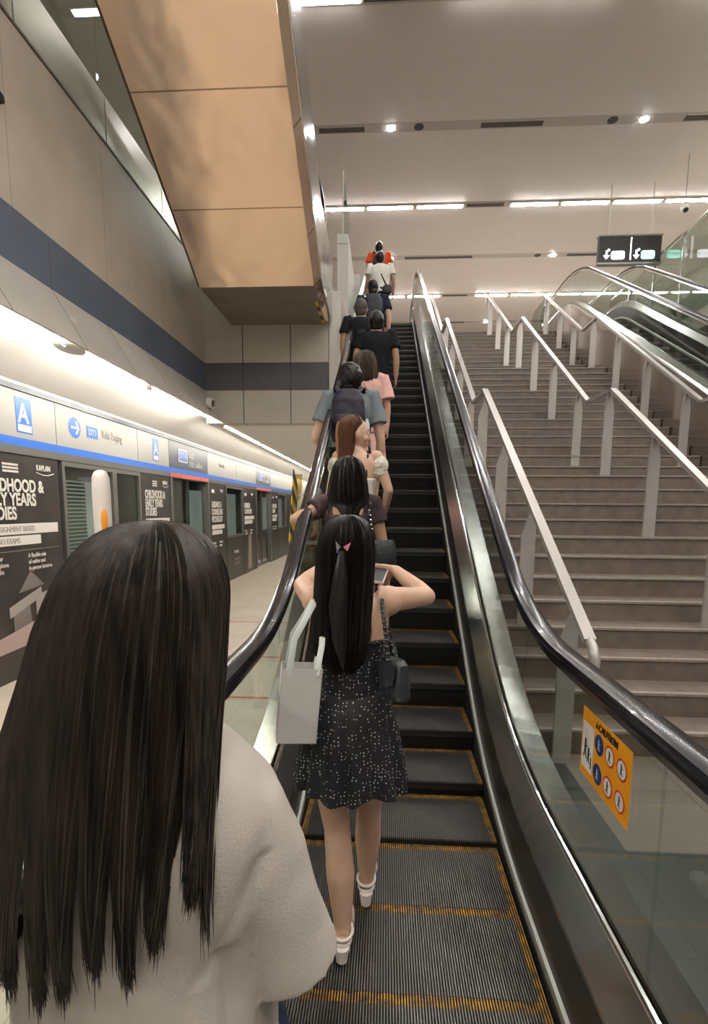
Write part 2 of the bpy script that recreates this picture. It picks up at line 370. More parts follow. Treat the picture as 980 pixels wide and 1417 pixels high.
# hanging direction sign
sg = empty('hanging_sign', 'black hanging direction sign with lit arrows and badges', 'sign', (5.86, 14.0, 7.97))
MB().box(-.74, .74, -.06, .06, -.30, .30).build('sign_box', 'black', sg)
MB().box(-.76, .76, -.075, .075, .30, .335).box(-.76, .76, -.075, .075, -.335, -.30).build('sign_frame', 'frame_grey', sg)
MB().box(-.012+.02, .012+.02, -.066, -.06, -.24, .27).build('divider', 'sign_white', sg)
for x0, mm in ((-.55, 'sign_white'), (.16, 'sign_white')):
    a = MB().box(x0-.02, x0+.02, -.066, -.06, -.13, -.02)
    a.prism([(x0-.075, -.06, -.13), (x0, -.06, -.22), (x0+.075, -.06, -.13)], (0, -.006, 0)).ell((x0+.05, -.062, -.01), (.03,.005,.03), 10, 6)
    a.build('arrow', mm, sg)
for x0, mm, tx in ((-.44, 'sign_white', 'DT14'), (.27, 'sign_teal', 'EW12')):
    p = MB(); R = []
    for k in range(24):
        an = 2*pi*k/24; p_ = (x0+.16 + .10*(1 if cos(an) > 0 else -1) + .06*cos(an), -.06, -.13 + .045*(1 if sin(an) > 0 else -1) + .05*sin(an)); R.append(p_)
    p.prism(R, (0, -.008, 0)); b = p.build('badge', mm, sg, fixn=True)
    place_text(tx, .11, (x0+.035, -.069, -.165), (1,0,0), (0,0,1), 'sign_blue' if mm == 'sign_white' else 'blue', b)
for hx in (-.5, .5): MB().tube([(hx,0,.33), (hx,0,CE-7.98)], .008, 8).build('hanger', 'slot', sg)

# ------------------------------------------------------------------ staircase
T_, R_ = .288, .173
fl = [(3.442, 0.0, 12), (7.40, 12*R_, 14), (12.0, 26*R_, 11)]
XS0, XS1 = .93, 4.39
sc = empty('staircase', 'wide dark stone staircase of three flights between the escalators', 'staircase', (0, 0, 0))
ZT2 = 37*R_
def flight(y0, z0, n, y_end):
    prof = [(y0, z0 - (.25 if z0 else 0))]
    for k in range(n): prof += [(y0+k*T_, z0+k*R_), (y0+k*T_, z0+(k+1)*R_)]
    prof += [(y_end, z0+n*R_), (y_end, z0+n*R_-.25)]
    if z0 == 0: prof = [(y0, 0.0)] + prof[1:] 
    mb = MB(); i = 0
    # top surface strips + sides
    b0 = [(y, z) for y, z in prof]
    lo = lambda y: (0 if z0 == 0 and y < y0+.3 else max(0, z0 + (y-y0)*R_/T_ - .35))
    for k in range(len(b0)-2):
        (ya, za), (yb, zb) = b0[k], b0[k+1]
        mb.quad((XS0, ya, za), (XS1, ya, za), (XS1, yb, zb), (XS0, yb, zb))
        for xx in (XS0, XS1):
            if yb > ya: mb.quad((xx, ya, min(za, lo(ya))), (xx, yb, min(zb, lo(yb))), (xx, yb, zb), (xx, ya, za))
    ya, yb = y0, y_end
    mb.quad((XS0, ya, lo(ya)), (XS0, yb, lo(yb)), (XS1, yb, lo(yb)), (XS1, ya, lo(ya)))
    mb.quad((XS0, yb, lo(yb)), (XS0, yb, z0+n*R_), (XS1, yb, z0+n*R_), (XS1, yb, lo(yb)))
    f = mb.build('stair_flight', 'stone', sc)
    for k in range(n):
        yy, zz = y0+k*T_, z0+(k+1)*R_
        MB().box(XS0+.01, XS1-.01, yy-.012, yy+.032, zz-.016, zz+.003).build('nosing_strip', 'nosing', f)
flight(*fl[0], 7.401); flight(*fl[1], 12.001); flight(*fl[2], 14.95)
def stair_z(y):
    for (y0, z0, n), ye in zip(fl, (7.4, 12.0, 99)):
        if y < y0: return z0
        if y < ye: return z0 + min(n, int((y-y0)/T_)+1)*R_
    return ZT2
# railings: polyline parallel to the nosings
def railing(x, label, post_side, pts, posts, asym=False):
    r = empty('stair_railing', label, 'railing', (x, 3, 0))
    mb = MB(); P = [Vector((0, y-3, z)) for y, z in pts]
    for a, b in zip(P[:-1], P[1:]):
        d = (b-a).normalized(); n = Vector((1,0,0)); up = n.cross(d)
        if up.z < 0: up = -up
        e = .012
        mb.obox((a+b)/2, n*.034, d*((b-a).length/2+e), up*.02)
    h = mb.build('rail', 'rail_white', r)
    if asym:
        e0 = P[0]
        MB().tube([e0, e0+Vector((0,-.06,-.03)), e0+Vector((0,-.10,-.09)), e0+Vector((0,-.09,-.16))], .03, 12, .8).build('rail_end', 'rail_white', r, True)
    for y in posts:
        zb = stair_z(y)
        zt = None
        for (ya, za), (yb, zb2) in zip(pts[:-1], pts[1:]):
            if ya <= y <= yb: zt = za + (y-ya)/(yb-ya)*(zb2-za)
        if zt is None: continue
        w = .058; t = .012; y_ = y-3
        if asym: poly = [(-w, y_, zb), (w, y_, zb), (w, y_, zt-.01), (w-.02, y_, zt-.01), (-w, y_, zt-.30)]
        else: poly = [(-w, y_, zb), (w, y_, zb), (w, y_, zt-.25), (.022, y_, zt-.01), (-.022, y_, zt-.01), (-w, y_, zt-.25)]
        MB().prism(poly, (0, 2*t, 0)).build('post', 'rail_white', r, fixn=True)
    return r
posts = (3.3, 4.35, 5.46, 6.63, 7.68, 8.88, 10.05, 11.26, 12.42, 13.45, 14.6)
nz = lambda y: (y-3.442)*R_/T_ + R_
H_ = .955
basep = [(6.58, 12*R_+H_+.05), (7.32, 12*R_+H_+.05), (11.12, 26*R_+H_), (11.9, 26*R_+H_), (15.0, 37*R_+H_+.02)]
def p_low(y): return 12*R_+H_+.05 - (6.58-y)*.602
railing(2.68, 'pale steel railing down the middle of the dark staircase', 0, [(2.9, p_low(2.9))] + basep + [(15.3, 37*R_+H_-.2)], posts)
railing(1.18, 'pale steel railing on the stair side next to the black handrail', 0, [(2.98, p_low(2.98))] + basep, posts, True)
railing(4.14, 'pale steel railing fixed along the right-hand steel cladding', 0, [(2.9, p_low(2.9))] + basep, posts)

# ------------------------------------------------------------------ escalators
A30 = radians(30)
YB, YT = 2.75, 2.75 + ZT/tan(A30)
def epath(y0=-1.6, y1=16.2):
    """samples (Y,Z,nY,nZ,R) of the reference step line with rounded corners"""
    Rb, Rt = 3.0, 2.7; tb, tt = Rb*tan(A30/2), Rt*tan(A30/2); P = []
    for k in range(10): P.append((y0 + (YB-tb-y0)*k/10, 0.0, 0.0))
    for k in range(13):
        a = A30*k/12; P.append((YB-tb + Rb*sin(a), Rb*(1-cos(a)), a))
    ya, za = P[-1][0], P[-1][1]; yb = YT - tt*cos(A30); zb = ZT - tt*sin(A30)
    for k in range(1, 24): P.append((ya + (yb-ya)*k/24, za + (zb-za)*k/24, A30))
    for k in range(13):
        a = A30*(1-k/12); P.append((YT+tt - Rt*sin(a), ZT - Rt*(1-cos(a)), a))
    for k in range(1, 7): P.append((YT+tt + (y1-YT-tt)*k/6, ZT, 0.0))
    return P
EP = epath()
def sweep(profile, path=EP, closed=True, i0=0, i1=None, mb=None, m=0):
    """profile: list of (lateral x, perpendicular offset d)"""
    mb = mb or MB(); R = []
    for (y, z, a) in path[i0:i1]: R.append([(x, y - d*sin(a), z + d*cos(a)) for x, d in profile])
    return mb.rings(R, closed, m, closed)
def arc_len(path):
    L = [0]
    for a, b in zip(path[:-1], path[1:]): L.append(L[-1] + math.hypot(b[0]-a[0], b[1]-a[1]))
    return L
EL = arc_len(EP)
def at_len(s):
    for k in range(len(EL)-1):
        if EL[k+1] >= s:
            t = (s-EL[k])/(EL[k+1]-EL[k]); a, b = EP[k], EP[k+1]
            return a[0]+t*(b[0]-a[0]), a[1]+t*(b[1]-a[1])
    return EP[-1][0], EP[-1][1]
s_ref = 1.59 + 1.6     # arc length at a step front (Y=1.59)
STEPS = []
k = -6
while True:
    s = s_ref + .4045*k
    y, z = at_len(s)
    if y > YT + .75: break
    if s > .1: STEPS.append((y, z))
    k += 1
def step_mesh(yellow=True):
    mb = MB(); W = .487; n = 98; pitch = 2*W/n
    mb.box(-W, W, .004, .404, -.05, -.012, 1)
    for i in range(n):
        x0 = -W + i*pitch; x1 = x0 + pitch*.46; side = i < 3 or i >= n-3
        if side: mb.box(x0, x1, 0, .402, -.012, 0, 2)
        else:
            mb.box(x0, x1, 0, .362, -.012, 0, 0); mb.box(x0, x1, .362, .402, -.012, 0, 2)
    # curved cleated riser
    for i in range(0, n):
        x0 = -W + i*pitch; x1 = x0 + pitch*.5
        pr = [(.0, -.012), (.012, -.06), (.03, -.13), (.055, -.21)]
        for (ya, za), (yb, zb) in zip(pr[:-1], pr[1:]): mb.quad((x0, ya, za), (x1, ya, za), (x1, yb, zb), (x0, yb, zb), 3)
    pr = [(.012, -.012), (.022, -.06), (.04, -.13), (.065, -.21)]
    for (ya, za), (yb, zb) in zip(pr[:-1], pr[1:]): mb.quad((-W, ya, za), (W, ya, za), (W, yb, zb), (-W, yb, zb), 3)
    return mb.mesh('step', ['alu_tread', 'alu_dark', 'yellow_worn', 'step_riser'])
STEP_ME = step_mesh()
def escalator(xc, label, i_steps=True, outer_left=True):
    e = empty('escalator', label, 'escalator', (xc, 0, 0))
    for y, z in STEPS:
        link('step', STEP_ME, e, (0, y, z))
    for s in (-1, 1):
        sweep([(s*.492, -.25), (s*.492, .03), (s*.500, .03), (s*.500, -.25)]).build('skirt_gap', 'black_gap', e, fixn=True)
        sweep([(s*.500, .018), (s*.495, .030), (s*.497, .062), (s*.508, .070), (s*.516, .018)]).build('skirt_trim', 'brush_white', e, True, True)
        sweep([(s*.509, .0), (s*.509, .30), (s*.515, .30), (s*.515, .0)]).build('skirt_panel', 'skirt', e, fixn=True)
        sweep([(s*.509, .295), (s*.509, .312), (s*.582, .405), (s*.592, .405), (s*.592, .295)]).build('inner_deck', 'deck', e, fixn=True)
        sweep([(s*.584, .405), (s*.584, .425), (s*.594, .425), (s*.594, .405)]).build('deck_trim', 'bright_steel', e, fixn=True)
        n = len(EP)
        cuts = [0, 8, 16, 23, 29, 35, 41, 47, 53, n]
        for a, b in zip(cuts[:-1], cuts[1:]):
            sub = EP[a:min(b+1, n)]
            sub = [sub[0]] + sub[1:-1] + [sub[-1]]
            sweep([(s*.598, .41), (s*.598, 1.085), (s*.608, 1.085), (s*.608, .41)], sub).build('balustrade_glass', 'glass', e, fixn=True)
        sweep([(s*.612, .405), (s*.612, .425), (s*.74, .395), (s*.76, .35), (s*.76, .33)]).build('outer_deck', 'deck', e, fixn=True)
        i1 = len(EP)
        sweep([(s*.757, .345), (s*.757, -.75), (s*.745, -.75), (s*.745, .345)]).build('outer_cladding', 'clad', e, fixn=True)
        # handrail with rounded newel at both ends
        rp = [(y - 1.10*sin(a), z + 1.10*cos(a), a) for y, z, a in EP]
        y0, z0, _ = rp[0]; y1, z1, _ = rp[-1]; rn = .33
        pts = []
        for k in range(9):
            an = pi*k/9; pts.append((y0 - rn*sin(an), z0 - rn + -rn*cos(an)))
        pts = pts + [(p[0], p[1]) for p in rp]
        for k in range(1, 10):
            an = pi*k/9; pts.append((y1 + rn*sin(an), z1 - rn + rn*cos(an)))
        P = [Vector((0, y, z)) for y, z in pts]
        def rail_sweep(prof):
            R = []
            for i, p in enumerate(P):
                t = (P[min(i+1, len(P)-1)] - P[max(i-1, 0)]).normalized(); up = Vector((1,0,0)).cross(t)
                R.append([p + Vector((x + s*.603, 0, 0)) + up*d for x, d in prof])
            return MB().rings(R)
        rail_sweep([(-.040, -.014), (-.042, .006), (-.036, .022), (-.02, .030), (0, .032), (.02, .030), (.036, .022), (.042, .006), (.040, -.014), (.03, -.018), (-.03, -.018)]).build('handrail', 'rubber', e, True, True)
        rail_sweep([(-.026, -.045), (-.026, -.016), (.026, -.016), (.026, -.045)]).build('handrail_guide', 'bright_steel', e, False, True)
        # end glass under the newels
        for (yy, zz, sg_) in ((y0, z0-1.10, -1), (y1, z1-1.10, 1)):
            poly = [(s*.598, yy, zz+.41), (s*.598, yy, zz+1.08)]
            for k in range(1, 9):
                an = pi*k/9; poly.append((s*.598, yy + sg_*(rn-.02)*sin(an), zz+1.10-rn + (rn-.02)*cos(an)))
            MB().prism(poly, (s*.010, 0, 0)).build('newel_glass', 'glass', e, fixn=True)
    # underside
    sweep([(-.757, -.75), (.757, -.75), (.757, -.78), (-.757, -.78)]).build('underside', 'clad', e, fixn=True)
    return e
XC = .09
esc = escalator(XC, 'black-stepped escalator carrying the queue of people upward')
def esc_copy(xc, label):
    e = copy_tree(esc); e.location = (xc, 0, 0); e['label'] = label; return e
esc_copy(5.16, 'escalator beyond the staircase, its steel side facing the stairs')

# caution sticker on the right-hand glass
st = empty('caution_sticker', 'orange caution sticker with round pictograms on the right glass panel', 'sticker', (XC+.5965, 1.55, .88))
sy0, sy1, sz = .185, -.165, .115
def sk(u, v): return (-.002, sy0 + (sy1-sy0)*u, -sz + 2*sz*v)   # u left->right, v bottom->top
MB().box(-.0015, 0, sy1, sy0, -sz, sz).build('backing', 'sticker', st)
MB().prism([sk(.03,.12), sk(.28,.12), sk(.28,.80), sk(.03,.80)], (-.0006,0,0)).build('white_panel', 'sticker_white', st, fixn=True)
def fig(mb, u, v, s):
    c = Vector(sk(u, v)) + Vector((-.0018, 0, 0)); Y = Vector((0,-1,0)); Z = Vector((0,0,1))
    mb.disc(c + Z*s*.62, Y*s*.16, Z*s*.16, 10)
    mb.obox(c + Z*s*.18, Y*s*.14, Z*s*.30, Vector((.0002,0,0)))
    mb.obox(c - Z*s*.38 - Y*s*.12, (Y*.08 + Z*.02)*s, (Z*.32 + Y*.10)*s, Vector((.0002,0,0)))
    mb.obox(c - Z*s*.38 + Y*s*.14, (Y*.08 - Z*.02)*s, (Z*.32 - Y*.12)*s, Vector((.0002,0,0)))
    mb.obox(c + Z*s*.22 + Y*s*.22, (Y*.18 + Z*.08)*s, (Z*.05)*s, Vector((.0002,0,0)))
f1 = MB(); fig(f1, .11, .42, .045); fig(f1, .19, .36, .035); f1.obox(Vector(sk(.25,.28))+Vector((-.0016,0,0)), (0,.003,0), (0,0,.02), (.0002,0,0)); f1.build('pictogram', 'black', st)
for u, v, kind in ((.40,.66,0), (.40,.24,0), (.62,.66,1), (.85,.66,1), (.62,.24,1), (.85,.24,1)):
    c = Vector(sk(u, v)); r = .033
    d = MB().disc(c + Vector((-.0006,0,0)), (0,-r,0), (0,0,r)).build('roundel', 'sticker_blue' if kind == 0 else 'sticker_red', st)
    if kind: MB().disc(c + Vector((-.0010,0,0)), (0,-r*.8,0), (0,0,r*.8)).build('roundel_face', 'sticker_white', d)
    f = MB(); fig(f, u, v, .024); f.build('pictogram', 'sticker_white' if kind == 0 else 'black', d)
tri = MB().prism([Vector(sk(.30,.86))+Vector((-.0006,0,0)), Vector(sk(.36,.86))+Vector((-.0006,0,0)), Vector(sk(.33,.95))+Vector((-.0006,0,0))], (-.0004,0,0)).build('warning_triangle', 'black', st, fixn=True)
place_text('CAUTION', .030, Vector(sk(.37,.86))+Vector((-.0006,0,0)), (0,-1,0), (0,0,1), 'black', st, bold=.0006)
# esc base outline plate seen through the glass
hz = empty('hazard_guard', 'clear yellow guard board edged with black and yellow tape beside the left handrail', 'guard', (-.74, 4.02, 0))
gp = [(0, -.13, 1.17), (0, .16, 1.34), (0, .62, 1.72), (0, .60, 1.95), (0, .30, 1.93), (0, .14, 1.88)]
MB().prism(gp, (.006,0,0)).build('guard_board', 'acrylic', hz, fixn=True)
tp = MB(); a = Vector((.008, -.13, 1.20)); b = Vector((.008, .14, 1.90)); wd_ = Vector((.0, .20, 0)); n = 10
for k in range(n):
    p0 = a.lerp(b, k/n); p1 = a.lerp(b, (k+1)/n); sk_ = Vector((0,0,-.06))
    tp.obox((p0+p1+wd_)/2 + sk_*0, wd_/2 + sk_, (p1-p0)/2, (.003,0,0), k % 2)
tp.build('hazard_tape', ['yellow', 'black'], hz)
MB().box(0, .22, .16, .20, 1.36, 1.39).build('guard_bracket', 'steel', hz)

# stepped wall beside the escalator at the inner corner, and the glass panel over it
struct(MB().box(-.857, -.685, 7.95, 9.2, 0, 4.77), 'wall_pier', 'wall_light')
struct(MB().box(-.857, -.675, 9.2, 13.2, 0, 6.15).box(-.857, -.675, 13.2, 16, 0, 7.2), 'wall_pier_upper', 'wall_light')
gpn = empty('glass_screen', 'tall frameless glass panel standing above the grey pier', 'glass panel', (-.77, 9.2, 6.20))
MB().box(-.008, .008, .1, 1.6, -.02, .93).build('pane', 'glass_green', gpn); MB().box(-.01, .01, .08, .1, -.02, .95).box(-.03, .03, .1, 1.6, -.04, 0).build('edge_channel', 'slot', gpn)
MB().tube([(-.02, .5, .7), (.03, .5, .7)], .035, 12).build('pane_fixing', 'black', gpn, True)

# ------------------------------------------------------------------ escalator hanging overhead on the left
hg = empty('overhead_escalator', 'overhead escalator at upper left, tan panelled underside and polished steel side', 'escalator', (0, 0, 0))
x0, x1 = -2.30, -.90; zs = 4.315; yk = 6.62; yn = -7.5; zn = zs + (yk-yn)*tan(A30)
yn = yk - (CE-.2-zs)/tan(A30); zn = CE-.2
up_mb = MB().prism([(x0, yk, zs), (x0, yn, zn), (x1, yn, zn), (x1, yk, zs)], (0, .03, .05))
up_mb.v = [(a_, b_-.61, c_) for a_, b_, c_ in up_mb.v]; up_mb.build('underside_panel', 'copper', hg, fixn=True).location.y = .61
MB().box(x0, x1, yk, YE-.01, zs, zs+.06).build('underside_end', 'under_flat', hg)
MB().prism([(x1+.003, yk-.02, zs-.002), (x1+.003, yn, zn-.002), (x1+.09, yn, zn+.09), (x1+.09, yk, zs+.09)], (0, .02, .02)).prism([(x1, yk, zs), (x1+.09, yk, zs+.09), (x1+.04, YE-.02, zs+.02), (x1, YE-.02, zs)], (0, 0, .02)).build('edge_strip', 'copper', hg, fixn=True)
MB().prism([(x1+.09, YE-.02, zs+.03), (x1+.09, yk, zs+.08), (x1+.09, yn, zn+.08), (x1+.09, yn, zn+.95), (x1+.09, yk, zs+.95), (x1+.09, YE-.02, zs+.90)], (-.015, 0, 0)).build('side_cladding', 'wavy_steel', hg, fixn=True)
MB().prism([(x0, YE-.02, zs+.03), (x0, yk, zs+.03), (x0, yn, zn+.03), (x0, yn, zn+.95), (x0, yk, zs+.95), (x0, YE-.02, zs+.90)], (.015, 0, 0)).build('side_cladding', 'wavy_steel', hg, fixn=True)
MB().prism([(x0-.02, yk, zs-.01), (x0-.02, yn, zn-.01), (x0, yn, zn+.04), (x0, yk, zs+.04)], (0,.02,.02)).build('edge_strip', 'under_flat', hg, fixn=True)
for xx in (x1-.08, x0+.10):
    MB().prism([(xx, YE+.4, zs+.9), (xx, yk, zs+.9), (xx, yn, zn+.9), (xx, yn, zn+1.6), (xx, yk, zs+1.75), (xx, YE+.1, zs+1.75), (xx, YE+.4, zs+1.5)], (.01,0,0)).build('balustrade_glass', 'glass_green', hg, fixn=True)
    MB().tube([(xx, yn, zn+1.66), (xx, yk-.1, zs+1.85), (xx, yk+.3, zs+1.78), (xx, YE+.1, zs+1.78), (xx, YE+.36, zs+1.65), (xx, YE+.44, zs+1.45)], .035, 10).build('handrail', 'rubber', hg, True)
tp = MB()
for k in range(6): tp.obox((x1+.0, YE-.06, zs+.05+k*.0+0), (.02,0,0), (0,.001,0), (0,0,.001), k % 2)
tp = MB()
for k in range(5): tp.box(x1-.05, x1-.015, YE-.05-(k+1)*.16, YE-.05-k*.16, zs-.006, zs-.001, k % 2)
tp.build('hazard_tape', ['yellow', 'black'], hg)

# glazed parapet on top of the long wall
M['kick'] = mat('kick_panel', (.72,.68,.60), .25, .6)
pp = empty('glass_parapet', 'glazed parapet with pale steel kick panels on top of the long beige wall', 'parapet', (XW, 0, 5.09))
for k in range(12):
    y0 = 7.9 - (k+1)*1.27
    MB().box(-.06, -.02, y0+.008, y0+1.262, 0, .46).build('kick_panel', 'kick', pp)
    MB().box(-.085, -.073, y0+.006, y0+1.264, .46, 1.5).build('parapet_glass', 'glass_green', pp)
MB().box(-.058, .006, 7.9-12*1.27, 7.9, -.012, .014).build('shadow_gap_strip', 'vent', pp)  # dark strip painted in for the shadow gap line below the kick panels
MB().box(-.11, -.05, 7.9-12*1.27, 7.9, 1.5, 1.55).build('top_rail', 'steel', pp)
MB().tube([(-.02, 5.0, 1.1), (-.02, 4.5, 1.1)], .012, 8).build('pull_bar', 'steel', pp)

# glass barrier at the upper right
gb = empty('glass_barrier', 'tall glass barrier with a sloping-looking steel cap rail at upper right', 'barrier', (6.6, 0, ZT))
for k in range(6):
    MB().box(-.008, .008, 9.0+k*1.3, 9.0+k*1.3+1.28, -.5, 1.40).build('barrier_glass', 'glass_green', gb)
    MB().box(-.03, .03, 9.0+k*1.3-.02, 9.0+k*1.3+.02, -.5, 1.40).build('barrier_post', 'steel', gb)
MB().box(-.03, .03, 9.0, 16.8, 1.40, 1.44).build('cap_rail', 'bright_steel', gb)
struct(MB().box(6.62, 10, -8, 16.8, ZT-.9, ZT-.02), 'floor_gallery', 'wall_beige')
ge = empty('end_glass_screen', 'curved-corner glass screen at the head of the staircase beside the far newel', 'glass screen', (4.5, 16.2, ZT))
R = [(0, 0, 0), (0, 0, 1.32)] + [(0, 1.0+.3*sin(a), 1.02+.3*cos(a)) for a in [pi/2*k/6 for k in range(7)]] + [(0, 1.3, 0)]
MB().prism(R, (.012,0,0)).build('pane', 'glass_green', ge, fixn=True); MB().box(-.02, .03, 0, 1.3, 0, .06).build('base_channel', 'steel', ge)

# ------------------------------------------------------------------ platform screen doors
pz = empty('platform_screen_doors', 'platform screen door wall with lit-white header, blue stripe and charcoal poster wrap', 'screen doors', (XPS, 0, 0))
HB, HT, ST0, ST1 = 2.15, 2.77, 2.22, 2.30
def hdr(y0, y1, m, name='header_panel'):
    MB().box(-.12, .0, y0+.006, y1-.006, ST1, HT-.03).build(name, m, pz)
segs = [(-3, 1.5), (1.5, 3.5), (3.5, 5.46), (5.46, 7.3), (7.3, 8.37)]
for a, b in segs: hdr(a, b, 'white_panel')
for d0 in (8.37, 14.05, 19.8):
    hdr(d0, d0+1.83, 'navy', 'sign_panel')
    MB().box(-.10, .012, d0, d0+1.83, HB+.005, ST0-.005).build('red_light_strip', 'red', pz)
    hdr(d0+1.83, d0+3.8, 'white_panel'); hdr(d0+3.8, d0+5.70, 'white_panel')
MB().box(-.11, .004, -3, 26, ST0, ST1).build('blue_stripe', 'blue', pz)
MB().box(-.14, .02, -3, 26, HT-.03, HT+.02).build('header_cap', 'navy', pz)
MB().box(-.12, .008, -3, 26, HB-.005, ST0).build('header_sill', 'frame_grey', pz)
def panel(y0, y1, z0=0.0, z1=HB-.005, m='poster', name='poster_panel'):
    return MB().box(-.05, -.004, y0+.004, y1-.004, z0, z1).build(name, m, pz)
def glasspan(y0, y1, z0, z1, name='window_pane'):
    o = MB().box(-.035, -.025, y0+.05, y1-.05, z0+.05, z1-.05).build(name, 'glass_train', pz)
    MB().box(-.05, .004, y0, y0+.05, z0, z1).box(-.05, .004, y1-.05, y1, z0, z1).box(-.05, .004, y0+.05, y1-.05, z0, z0+.05).box(-.05, .004, y0+.05, y1-.05, z1-.05, z1).build('pane_frame', 'frame_grey', o)
    return o
def childhood(y0, w=1.0):
    px = .003
    p = panel(y0, y0+w)
    def tx(t, sz, dy, z, mm='poster_white', x=px, sq=.60, **kw): place_text(t, sz, (x, y0+dy*w, z), (0,1,0), (0,0,1), mm, p, squeeze=sq*w, **kw)
    for l, z in (('CHILDHOOD &', 1.79), ('EARLY YEARS', 1.66), ('STUDIES', 1.53)): tx(l, .165, .10, z, bold=.005)
    MB().box(0, .003, y0+.10*w, y0+.94*w, 1.385, 1.485).build('text_bar', 'poster_white', p); MB().box(0, .003, y0+.10*w, y0+.72*w, 1.28, 1.37).build('text_bar', 'poster_white', p)
    tx('100% ASSIGNMENT BASED', .075, .13, 1.41, 'poster_grey', .0045); tx('WITH NO EXAMS', .075, .13, 1.30, 'poster_grey', .0045)
    MB().box(0, .002, y0+.08*w, y0+.94*w, 1.225, 1.230).build('rule', 'poster_grey', p)
    tx('Receive your\nDegree/Diploma\nin 12 months', .062, .10, 1.15); tx('A flexible mix\nof online and\nin-person lectures', .062, .56, 1.15)
    for q in range(3): MB().box(0, .003, y0+.36*w, y0+.52*w, 2.03-q*.032, 2.05-q*.032).build('crest', 'poster_white', p)
    tx('KAPLAN', .075, .72, 2.01, bold=.003)
    MB().tube([(.002, y0+(.72+.21*k/8)*w, 1.99-.025*sin(pi*k/8)) for k in range(9)], .005, 6).build('logo_swoosh', 'poster_white', p)
    cy = y0 + .52*w; zz = .40
    def blk(pts, t, m, name='picture_block'): MB().prism([(0, cy+a_*.9*w, zz+b_) for a_, b_ in pts], (t,0,0)).build(name, m, p, fixn=True)
    blk([(-.10,.42), (.22,.46), (.06,.62)], .003, 'poster_dim'); blk([(-.22,.20), (-.22,.30), (.18,.44), (.18,.34)], .004, 'poster_grey')
    blk([(-.18,.01), (-.18,.22), (.02,.28), (.04,.01)], .0035, 'poster_dim'); blk([(.10,.10), (.10,.36), (.34,.40), (.42,.12)], .0045, 'poster_grey')
    blk([(-.48,-.12), (-.42,.02), (-.2,.06), (.10,.12), (.36,.10), (.30,.02), (.0,-.10)], .0055, 'poster_pink', 'picture_hand')
def course(y0, w, lines, lower=True):
    p = panel(y0, y0+w)
    def tx(t, s, dy, z, mm='poster_white', **kw): place_text(t, s, (.003, y0+dy, z), (0,1,0), (0,0,1), mm, p, squeeze=.62, **kw)
    for q, l in enumerate(lines): tx(l, .17, .08, 1.66-q*.15, bold=.005)
    z = 1.66-.15*len(lines)
    MB().box(0, .003, y0+.08, y0+w*.85, z, z+.09).build('text_bar', 'poster_white', p); MB().box(0, .003, y0+.08, y0+w*.7, z-.11, z-.02).build('text_bar', 'poster_white', p)
    tx('Receive your\nDegree/Diploma', .07, .08, z-.30); tx('A flexible mix\nof lectures', .07, w*.5, z-.30)
    tx('KAPLAN', .08, w*.62, 1.98, bold=.003); MB().box(0, .003, y0+.10, y0+.28, 1.95, 2.02).build('crest', 'poster_white', p)
    return p
childhood(4.16, 1.30)
# tall glazed bay with train blinds behind
glasspan(5.52, 6.62, .1, HB-.01); glasspan(6.62, 7.34, .9, HB-.01); panel(6.62, 7.34, 0, .9)
panel(5.52, 6.62, 0, .1)
childhood(7.36, 1.0)
def door_pair(d0):
    for q in range(2):
        o = MB().box(-.10, -.08, d0+.08+q*.84, d0+.08+q*.84+.78, .08, HB-.03).build('door_glass', 'glass_train', pz)
        MB().box(-.11, -.07, d0+.02+q*.84, d0+.08+q*.84, 0, HB-.01).box(-.11, -.07, d0+.86+q*.84, d0+.90+q*.84, 0, HB-.01).box(-.11, -.07, d0+.02+q*.84, d0+.90+q*.84, 0, .08).build('door_frame', 'frame_grey', o)
    MB().box(-.13, .006, d0+1.74, d0+1.83, 0, HB-.005).box(-.13, .006, d0-.06, d0+.02, 0, HB-.005).build('door_post', 'frame_grey', pz)
for d0 in (8.45, 14.1, 19.8): door_pair(d0)
course(10.3, 1.05, ['GUIDANCE &', 'COUNSELLING', 'PSYCHOLOGY'])
glasspan(11.37, 12.75, .98, HB-.01)
lpn = panel(11.37, 12.75, 0, .98)
place_text('Psychology', .12, (.003, 11.9, .60), (0,1,0), (0,0,1), 'poster_white', lpn, squeeze=.7); place_text('CHILDHOOD &\nPSYCHOLOGY', .10, (.003, 11.9, .42), (0,1,0), (0,0,1), 'poster_grey', lpn, squeeze=.7)
pn = course(12.77, 1.2, ['BUSINESS &', 'COUNSELLING'])
MB().prism([(.001, 13.1, .1), (.001, 13.2, .95), (.001, 13.45, 1.0), (.001, 13.5, .1)], (.003,0,0)).build('picture_block', 'poster_grey', pn, fixn=True)
course(16.0, .95, ['GUIDANCE &', 'STUDIES']); glasspan(16.97, 18.4, .98, HB-.01); panel(16.97, 18.4, 0, .98); panel(18.42, 19.74)
for y0 in (-3, -1, 1, 2.98): panel(y0, y0+(1.98 if y0 < 2 else 1.16))
